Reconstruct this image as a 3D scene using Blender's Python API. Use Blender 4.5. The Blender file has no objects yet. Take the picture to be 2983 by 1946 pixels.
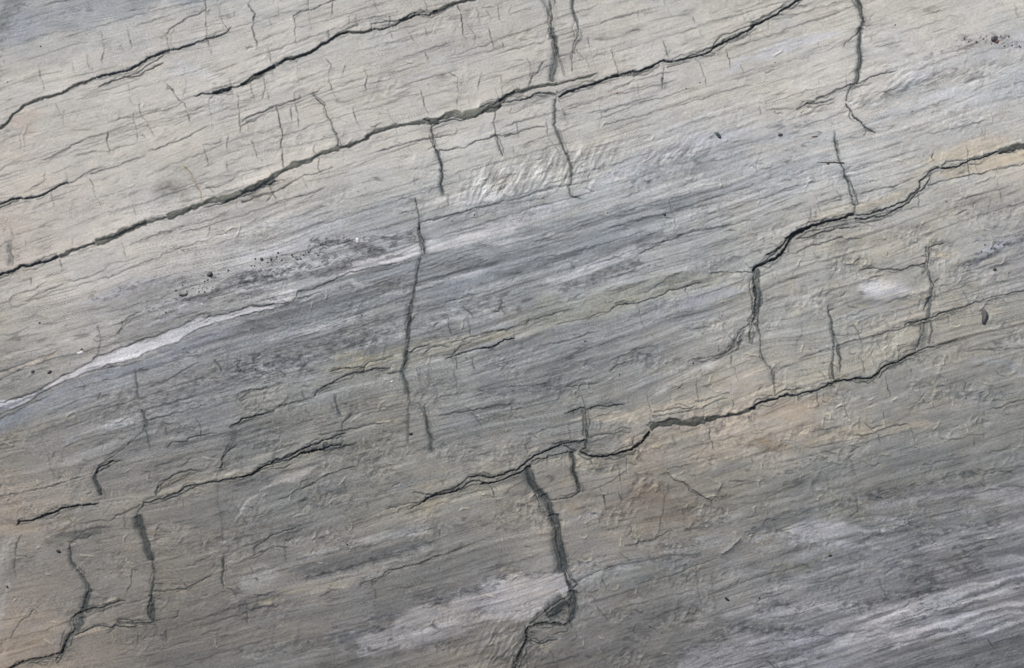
import bpy, math, random
import numpy as np
C = bpy.context.scene.collection
S = bpy.context.scene
R = math.radians

# ------------------------------------------------------------------ camera, sky, sun, exposure
# 1 mm of the photographed rock = 1 pixel of the photograph: frame 2.983 m x 1.946 m
W, H = 2983.0, 1946.0
LENS = 30.0
cam_d = bpy.data.cameras.new('camera'); cam = bpy.data.objects.new('camera', cam_d); C.objects.link(cam)
cam_d.lens = LENS; cam_d.sensor_width = 36.0; cam_d.clip_start = 0.05; cam_d.clip_end = 200
cam.location = (0, 0, W/1000*LENS/36.0); S.camera = cam
S.render.resolution_x = 1024; S.render.resolution_y = 668
SUN_EL, SUN_AZ = R(42), R(128)     # light from the upper left of the picture (azimuth counter-clockwise from +x)
world = bpy.data.worlds.new('World'); S.world = world; world.use_nodes = True
nt = world.node_tree; bg = nt.nodes['Background']; sky = nt.nodes.new('ShaderNodeTexSky')
sky.sky_type = 'NISHITA'; sky.sun_disc = False
sky.sun_elevation = SUN_EL; sky.sun_rotation = R(90) - SUN_AZ
sky.air_density = 1.0; sky.dust_density = 5.0; sky.ozone_density = 1.0
nt.links.new(sky.outputs[0], bg.inputs[0]); bg.inputs[1].default_value = 0.09
sun_d = bpy.data.lights.new('sun', 'SUN'); sun = bpy.data.objects.new('sun', sun_d); C.objects.link(sun)
sun_d.energy = 3.7; sun_d.angle = R(1.5); sun_d.color = (1.0, 0.955, 0.90)
from mathutils import Vector
sd = Vector((math.cos(SUN_EL)*math.cos(SUN_AZ), math.cos(SUN_EL)*math.sin(SUN_AZ), math.sin(SUN_EL)))
sun.rotation_euler = sd.to_track_quat('Z', 'Y').to_euler(); sun.location = sd*5
S.view_settings.view_transform = 'Standard'; S.view_settings.look = 'None'
S.view_settings.exposure = 0.0; S.view_settings.gamma = 1.0
KLIGHT = np.array([1.215, 1.17, 1.165])     # light reaching a level patch, per channel (calibrates albedo)

# ------------------------------------------------------------------ grid of the rock face, in photo pixels (y down)
STEP = 2.3
def axis(n):
    a = np.arange(-30, n+30+STEP, STEP)
    lo, hi, st = [], [], STEP
    x0, x1 = a[0], a[-1]
    while x1 < n + 1500:
        st = min(st*1.12, 40); x0 -= st; x1 += st; lo.append(x0); hi.append(x1)
    return np.concatenate([np.array(lo[::-1]), a, np.array(hi)])
xs, ys = axis(W), axis(H)
NX, NY = len(xs), len(ys)
X, Y = np.meshgrid(xs, ys)
X = X.astype(np.float32); Y = Y.astype(np.float32)

# ------------------------------------------------------------------ noise
_rng = np.random.RandomState(7)
_tab = [_rng.rand(256, 256).astype(np.float32)*2*math.pi for _ in range(6)]
_gc = [(np.cos(t), np.sin(t)) for t in _tab]
def noise(x, y, seed=0):
    gx, gy = _gc[seed % 6]; ox = (seed*37.13) % 211; oy = (seed*91.7) % 197
    x = x + np.float32(ox); y = y + np.float32(oy)
    xi = np.floor(x); yi = np.floor(y); fx = x-xi; fy = y-yi
    xi = xi.astype(np.int32) & 255; yi = yi.astype(np.int32) & 255
    x1 = (xi+1) & 255; y1 = (yi+1) & 255
    u = fx*fx*fx*(fx*(fx*6-15)+10); v = fy*fy*fy*(fy*(fy*6-15)+10)
    a = gx[yi, xi]*fx + gy[yi, xi]*fy
    b = gx[yi, x1]*(fx-1) + gy[yi, x1]*fy
    c = gx[y1, xi]*fx + gy[y1, xi]*(fy-1)
    d = gx[y1, x1]*(fx-1) + gy[y1, x1]*(fy-1)
    return ((a + (b-a)*u)*(1-v) + (c + (d-c)*u)*v)*1.5
def fbm(x, y, seed=0, o=3, g=0.5):
    r = 0; a = 1.0; t = 0
    for i in range(o):
        r = r + a*noise(x*(2.03**i), y*(2.03**i), seed+i*3); t += a; a *= g
    return r/t
def sstep(a, b, x):
    t = np.clip((x-a)/(b-a), 0, 1); return t*t*(3-2*t)
_n1 = _rng.rand(4096).astype(np.float32)*2-1
def n1(t, seed):
    t = t + seed*17.31; i = np.floor(t); f = t-i; i = i.astype(np.int32) & 4095
    f = f*f*(3-2*f); return _n1[i]*(1-f) + _n1[(i+1) & 4095]*f

# ------------------------------------------------------------------ bedding coordinate v (follows the layering)
D2S = 2983/2380.0
BEDS_D = [   # boundaries between beds, traced across the whole face (units: 1/2380 of the width)
 [(0,-240),(800,-330),(2380,-600)],
 [(0,297),(60,255),(130,225),(190,200),(300,172),(380,135),(440,112),(560,80),(600,40),(700,0),(2380,-330)],
 [(0,483),(80,465),(200,425),(280,385),(400,340),(470,250),(530,210),(600,180),(700,130),(770,95),(830,75),(930,55),(1020,20),(1080,0),(2380,-230)],
 [(0,640),(180,575),(250,545),(350,505),(480,465),(600,435),(700,375),(790,340),(850,312),(940,285),(1050,270),(1150,240),(1300,205),(1480,172),(1560,142),(1680,90),(1790,40),(1860,0),(2380,-180)],
 [(0,945),(120,905),(250,850),(340,800),(400,775),(500,735),(600,712),(690,690),(830,628),(975,592),(1100,556),(1300,500),(1500,440),(1700,385),(1950,310),(2380,215)],
 [(0,1110),(150,1100),(260,1060),(320,1010),(420,985),(560,970),(640,945),(740,905),(790,880),(940,855),(970,820),(1060,832),(1160,798),(1260,762),(1450,705),(1570,668),(1700,640),(1750,615),(1775,590),(1850,535),(1950,505),(2050,498),(2110,470),(2145,420),(2190,390),(2290,362),(2380,342)],
 [(0,1225),(100,1205),(170,1180),(230,1165),(300,1190),(330,1172),(450,1140),(560,1108),(640,1085),(720,1055),(800,1025),(900,1000),(1100,980),(1300,968),(1500,925),(1600,845),(1700,825),(1740,760),(1900,800),(2050,740),(2150,730),(2200,712),(2380,680)],
 [(0,1420),(100,1400),(200,1385),(280,1330),(350,1290),(400,1370),(600,1300),(800,1220),(985,1165),(1080,1120),(1160,1112),(1230,1080),(1340,1045),(1400,1055),(1480,1040),(1530,990),(1630,975),(1730,960),(1800,925),(1940,888),(2060,850),(2150,808),(2220,788),(2380,755)],
 [(0,1553),(60,1535),(150,1500),(200,1470),(360,1445),(450,1430),(600,1400),(850,1355),(1000,1320),(1150,1275),(1300,1250),(1500,1250),(1700,1250),(1850,1220),(2000,1170),(2150,1150),(2380,1090)],
 [(0,1760),(600,1640),(1200,1560),(1330,1370),(1500,1320),(1700,1270),(2380,1180)],
 [(0,2100),(1200,1900),(2380,1600)],
]
bed_y = []
for b in BEDS_D:
    a = np.array(b, float)*D2S
    yy = np.interp(xs, a[:,0], a[:,1])
    yy = np.where(xs < 0, a[0,1] - xs*0.28, yy); yy = np.where(xs > W, a[-1,1] - (xs-W)*0.25, yy)
    bed_y.append(yy)
sm_y = []
ker = np.hanning(61); ker /= ker.sum()
for yy in bed_y:
    xf = np.arange(xs[0], xs[-1], 5.0); yf = np.interp(xf, xs, yy)
    yf = np.convolve(np.pad(yf, 30, 'edge'), ker, 'valid'); sm_y.append(np.interp(xs, xf, yf))
for i in range(1, len(sm_y)): sm_y[i] = np.maximum(sm_y[i], sm_y[i-1]+12)
wob = 12*noise(X/330, Y/240, 3)+2.5*noise(X/120, Y/90, 4)
V = np.zeros_like(X)
NOMv = [i*220.0 for i in range(len(sm_y))]
Yw = Y + wob
for i in range(len(sm_y)-1):
    lo = sm_y[i][None,:]; hi = sm_y[i+1][None,:]
    f = (Yw-lo)/(hi-lo)
    seg = NOMv[i] + f*220
    V = np.where((f >= 0), seg, V) if i else seg
# unit-scaled bedding coordinate for streaks: mean of local tilt and the traced coordinate
VV = (0.35*V + 0.65*(Yw + 0.30*X - 40*np.sin(X/900.0))).astype(np.float32)
U = (X - 0.30*Y).astype(np.float32)

# ------------------------------------------------------------------ broad mineral colour with the large-scale light falloff painted in (display values, later turned into albedo)
ROWS = [
 [(150,155,160),(168,171,174),(184,184,181),(181,180,175),(178,177,172),(178,176,171),(181,179,173),(185,182,175),(188,186,178),(192,189,181),(195,192,183),(197,194,186)],
 [(184,181,174),(188,184,177),(187,184,178),(186,183,177),(186,183,176),(185,182,176),(184,181,175),(188,185,178),(190,187,180),(194,191,184),(188,188,188),(180,183,186)],
 [(185,180,172),(185,181,174),(184,181,174),(187,183,176),(188,186,180),(189,188,183),(183,184,180),(176,179,182),(178,181,184),(185,187,188),(184,183,178),(190,185,175)],
 [(186,179,170),(186,181,174),(182,180,177),(174,175,177),(158,163,170),(150,157,163),(148,155,160),(158,164,168),(168,170,168),(173,171,163),(172,170,162),(165,166,167)],
 [(170,166,158),(176,173,170),(150,153,157),(143,147,151),(147,151,152),(148,152,156),(150,155,158),(155,158,160),(166,165,159),(163,164,159),(165,163,154),(160,159,152)],
 [(138,137,133),(144,146,148),(138,141,144),(138,140,137),(142,142,136),(142,144,143),(140,143,143),(150,149,142),(178,169,156),(165,162,154),(150,151,147),(146,147,143)],
 [(158,148,137),(152,147,139),(140,138,132),(132,134,134),(140,139,133),(151,148,139),(158,151,141),(150,142,131),(142,141,134),(135,137,134),(132,134,134),(138,139,140)],
 [(150,144,137),(140,135,129),(138,133,126),(143,139,134),(140,137,133),(135,134,132),(145,145,146),(138,137,134),(142,143,144),(140,142,146),(136,138,144),(140,142,150)],
 [(168,151,134),(150,141,130),(127,124,120),(124,124,122),(122,121,119),(138,132,125),(124,120,115),(122,121,120),(148,148,153),(140,142,150),(125,127,132),(115,117,120)]]
G = np.array(ROWS, float)
def grid_sample(tab, x, y):      # smooth (Catmull-like blended bilinear) lookup
    gx = np.clip(x/W, 0, 1)*(tab.shape[1]-1); gy = np.clip(y/H, 0, 1)*(tab.shape[0]-1)
    ix = np.minimum(gx.astype(int), tab.shape[1]-2); iy = np.minimum(gy.astype(int), tab.shape[0]-2)
    fx = (gx-ix)[..., None]; fy = (gy-iy)[..., None]
    fx = 0.5*fx + 0.5*fx*fx*(3-2*fx); fy = 0.5*fy + 0.5*fy*fy*(3-2*fy)
    return (tab[iy, ix]*(1-fx)+tab[iy, ix+1]*fx)*(1-fy) + (tab[iy+1, ix]*(1-fx)+tab[iy+1, ix+1]*fx)*fy
sh = 60*noise(U/500, VV/45, 9) + 35*noise(U/260, VV/18, 10)
COL = grid_sample(G, X + 40*noise(X/150, Y/150, 11), Y + sh).astype(np.float32)
HGT = np.zeros_like(X)

# ------------------------------------------------------------------ helpers for traced marks
TX = {'0': 0, '1': 700, '2': 1400, '3': 2183}; TY = {'A': 0, 'B': 650, 'C': 1246}
def tp(tile, s):
    ox, oy = TX[tile[1]], TY[tile[0]]; k = 1/2.21875
    return [(ox + float(a.split(',')[0])*k, oy + float(a.split(',')[1])*k) for a in s.split()]
wx = (3.2*noise(X/34, Y/26, 21) + 1.9*noise(X/13, Y/11, 22) + 1.0*noise(X/5.5, Y/5.5, 24)).astype(np.float32)
wy = (3.0*noise(X/30, Y/30, 25) + 1.9*noise(X/12, Y/12, 26) + 1.0*noise(X/5.5, Y/5.5, 27)).astype(np.float32)
XW, YW = X+wx, Y+wy
def box(x0, y0, x1, y1):
    return (slice(max(0, np.searchsorted(ys, y0)-1), np.searchsorted(ys, y1)+1),
            slice(max(0, np.searchsorted(xs, x0)-1), np.searchsorted(xs, x1)+1))
def extend(p):
    p = list(p)
    for e in (0, 1):
        a, b = (p[0], p[1]) if e == 0 else (p[-1], p[-2])
        if a[0] < 6 or a[0] > W-6 or a[1] < 4 or a[1] > H-4:
            L = math.hypot(a[0]-b[0], a[1]-b[1]) or 1
            q = (a[0]+(a[0]-b[0])/L*420, a[1]+(a[1]-b[1])/L*420)
            p = [q]+p if e == 0 else p+[q]
    return p
def polydist(p, m):
    """signed distance to the traced line (plus = below / left), and run along it, in the patch around it"""
    a = np.array(p, np.float32)
    sl = box(a[:,0].min()-m, a[:,1].min()-m, a[:,0].max()+m, a[:,1].max()+m)
    x, y = XW[sl], YW[sl]
    best = np.full(x.shape, 1e9, np.float32); sg = np.zeros_like(best); tt = np.zeros_like(best)
    xx, yy = xs[sl[1]], ys[sl[0]]; L = 0.0
    for (ax, ay), (bx, by) in zip(p[:-1], p[1:]):
        i0, i1 = np.searchsorted(xx, min(ax, bx)-m-8), np.searchsorted(xx, max(ax, bx)+m+8)
        j0, j1 = np.searchsorted(yy, min(ay, by)-m-8), np.searchsorted(yy, max(ay, by)+m+8)
        dx, dy = bx-ax, by-ay; l = math.hypot(dx, dy)
        if l < 1e-3: continue
        if i1 > i0 and j1 > j0:
            q = (slice(j0, j1), slice(i0, i1)); px = x[q]-ax; py = y[q]-ay
            t = np.clip((px*dx+py*dy)/(l*l), 0, 1)
            d = np.hypot(px-t*dx, py-t*dy); up = d < best[q]
            best[q] = np.where(up, d, best[q]); sg[q] = np.where(up, np.sign(dx*py-dy*px), sg[q])
            tt[q] = np.where(up, L+t*l, tt[q])
        L += l
    return sl, np.where(sg == 0, np.float32(1e6), best*sg), tt, L
ALLP = []
def seg_d(q, a, b):
    dx, dy = b[0]-a[0], b[1]-a[1]; l = dx*dx+dy*dy+1e-9; t = min(1, max(0, ((q[0]-a[0])*dx+(q[1]-a[1])*dy)/l))
    return math.hypot(q[0]-a[0]-t*dx, q[1]-a[1]-t*dy)
def joined(q, me):
    for o in ALLP:
        if o[0] == me[0] and o[-1] == me[-1]: continue
        for a, b in zip(o[:-1], o[1:]):
            if seg_d(q, a, b) < 9: return True
    return False
DARK = np.zeros_like(X); LIGHT = np.zeros_like(X); BANDD = np.zeros_like(X); BAND = np.zeros_like(X); SMOKE = np.zeros_like(X)
CRACKID = np.full(X.shape, -1, np.int32); CRACKM = np.zeros_like(X); crack_names = []
_seed = [0]
def mark(tile, kind, w, a, s, ends=True):
    p = extend(tp(tile, s)) if tile else s
    _seed[0] += 1; sd_ = _seed[0]
    m = {'s': 14, 'h': 14, 'k': 30, 'b': 44, 'c': 44, 'g': 60}[kind] + w*2
    if kind in 'kbc' and w >= 5: m = 125
    sl, d, t, L = polydist(p, m)
    if d.size == 0: return
    ad = np.abs(d)
    tl = {'s': 34, 'h': 26, 'k': 14, 'b': 20, 'c': 20, 'g': 34}[kind]
    tl = min(tl, L*0.4)
    e0 = 2.0 if tile and joined(p[0], p) else tl; e1_ = 2.0 if tile and joined(p[-1], p) else tl
    end = np.minimum(np.clip(t/e0, 0, 1), np.clip((L-t)/e1_, 0, 1)); end = end**0.6
    var = 0.72 + 0.42*n1(t/16, sd_) + 0.34*n1(t/5, sd_+9)
    dk = 0
    if kind == 's':
        prof = np.exp(-(ad/1.95)**2)
        dk = a*prof*end*np.clip(0.75 + 0.5*n1(t/22, sd_+3), 0.2, 1.1)*0.98
        off = 5*n1(t/45, sd_+5); dk = np.maximum(dk, 0.5*a*np.exp(-((d-off)/1.8)**2)*end*np.clip(n1(t/30, sd_+6)+0.35, 0, 1))
        HGT[sl] -= 1.3*a*prof*end
        HGT[sl] += 0.9*a*end*np.exp(-ad/9)*(d < 0)
    elif kind == 'h':
        prof = np.exp(-(ad/1.8)**2)
        vis = np.clip(0.65+0.6*n1(t/14, sd_+3), 0, 1)
        dk = 0.78*a*prof*end*vis
        sgn = 1 if (sd_ % 3) else -1
        li = 0.5*a*np.exp(-((d-sgn*2.6)/1.5)**2)*end*np.clip(n1(t/17, sd_+8)*1.3+0.1, 0, 1); LIGHT[sl] = np.maximum(LIGHT[sl], li)  # whitish highlight along the hairline's lip, put into the colour
        HGT[sl] -= 2.0*a*prof*end*vis
        HGT[sl] += 1.7*a*end*np.exp(-ad/7)*(d*sgn > 0)
    elif kind == 'k':
        ww = np.maximum(w*0.50*var*(0.3+0.7*end), 1.5)
        prof = np.exp(-(ad/ww)**3)
        dk = min(1, a*1.12)*prof*np.clip(end*1.4, 0, 1)*np.clip(0.92+0.25*n1(t/20, sd_+77), 0, 1)
        n = 1 if w <= 3 else (4 if w >= 6 else 3)
        for i in range(n):
            A = w*1.5+5.5
            off = A*n1(t/52, sd_+11*i+4) + 0.35*A*n1(t/19, sd_+7*i)
            on = np.clip(n1(t/48, sd_+5*i+2)*1.5+0.62, 0, 1)
            dk = np.maximum(dk, 0.85*a*np.exp(-((d-off)/1.75)**2)*end*on)
            HGT[sl] -= 1.1*a*np.exp(-((d-off)/1.8)**2)*end*on
        HGT[sl] -= (1.8+0.62*w)*a*prof*end
        HGT[sl] += (0.9+0.3*w)*a*end*np.exp(-ad/(12+w))*sstep(1.3, -1.3, d)
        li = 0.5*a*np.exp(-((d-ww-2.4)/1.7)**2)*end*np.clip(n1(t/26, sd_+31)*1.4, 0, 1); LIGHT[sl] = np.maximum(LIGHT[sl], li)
        if w >= 5: HGT[sl] += 2.6*a*end*np.exp(-ad/38)*sstep(1.3, -1.3, d)
        sm = 0.30*a*end*np.exp(-ad/(3+w*0.9)); SMOKE[sl] = np.maximum(SMOKE[sl], sm)
    elif kind in 'bc':
        hw = w*0.58*(0.8+0.32*n1(t/40, sd_)+0.2*n1(t/11, sd_+2))*(0.4+0.6*end)
        ins = sstep(hw+1.6, hw-1.2, ad)*np.clip(end*1.5, 0, 1)
        BAND[sl] = np.maximum(BAND[sl], ins*a)
        if kind == 'c': BANDD[sl] = np.maximum(BANDD[sl], ins)
        e1 = np.exp(-((d-hw)/1.9)**2)*np.clip(0.75+0.6*n1(t/25, sd_+6), 0, 1)
        e2 = np.exp(-((d+hw)/1.8)**2)*np.clip(0.35+0.8*n1(t/30, sd_+8), 0, 1)
        dk = np.maximum(e1*0.8, e2*0.5)*a*end
        for i in range(3):
            off = hw*1.1*n1(t/38, sd_+12*i+1) + 0.4*w*n1(t/90, sd_+i)
            dk = np.maximum(dk, 0.5*a*np.exp(-((d-off)/1.8)**2)*end*np.clip(n1(t/33, sd_+3*i)*1.6+0.55, 0, 1))
        # a little scarp: high above, sloping down through the band to the lower bed
        HGT[sl] += (0.6+0.13*w)*a*end*np.where(d < -hw, np.exp((d+hw)/22), np.clip((hw-d)/(2*hw+.01), 0, 1)*1.0)
        HGT[sl] -= 1.6*a*end*np.exp(-((d-hw)/2.4)**2)
        HGT[sl] += 1.7*a*end*np.where(d < -hw, np.exp((d+hw)/38), np.clip((hw-d)/(2*hw+.01), 0, 1))
        prof = ins
    elif kind == 'g':
        hw = w*0.5*(0.85+0.35*n1(t/50, sd_))
        f = np.where(d > 0, np.exp(-(ad/(hw*1.15))**2.2), np.exp(-(ad/(hw*0.75))**3))
        st = 0.95 + 0.45*n1(d/3.0 + 0.8*n1(t/30, sd_), sd_+4) + 0.2*n1(d/2.4 + 1.2*n1(t/16, sd_+5), sd_+6)
        fade = np.clip(end*1.4, 0, 1)
        SMOKE[sl] = np.maximum(SMOKE[sl], np.clip(a*f*st*fade*1.15, 0, 1))
        HGT[sl] -= (0.8+0.13*w)*a*fade*f
        HGT[sl] += 0.5*a*fade*f*n1(d/2.2, sd_+14)
        dk = 0.45*a*np.exp(-((d-0.5*hw*n1(t/40, sd_+2))/1.5)**2)*fade*np.clip(0.6+n1(t/24, sd_+1), 0, 1)
        if a >= .8: dk = np.maximum(dk, (a-0.5)*f*f*np.clip(st*fade, 0, 1.1))
        prof = f
    if kind in 'kg' and w >= 4:      # frayed, splintered edges
        fr = np.clip(n1(t/2.9 + 0.25*d/3, sd_+51)*1.3, 0, 1)*np.clip(n1(t/23, sd_+52)+0.35, 0, 1)
        h0 = w*(0.5 if kind == 'k' else 0.45)
        fm = a*end*fr*np.exp(-np.clip(ad-h0, 0, None)/5.5)*(ad > h0*0.6)
        dk = np.maximum(dk, 0.5*fm); HGT[sl] -= 0.9*fm
    DARK[sl] = np.maximum(DARK[sl], np.clip(dk, 0, 1))
    if kind in 'kbcg' and w >= 4 and L > 28:
        cid = len(crack_names); crack_names.append((kind, w, a))
        mm = np.where(kind in 'bc', prof*1.2, prof)*np.clip(end*2, 0, 1)
        if kind == 'g': mm = np.where(f > 0.5, mm*0.9, 0)
        else: mm = np.maximum(mm, np.exp(-(ad/(w*0.5+1.9))**6)*end)
        up = (mm > CRACKM[sl]) & (mm > 0.42)
        CRACKM[sl] = np.where(up, mm, CRACKM[sl]); CRACKID[sl] = np.where(up, cid, CRACKID[sl])

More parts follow.
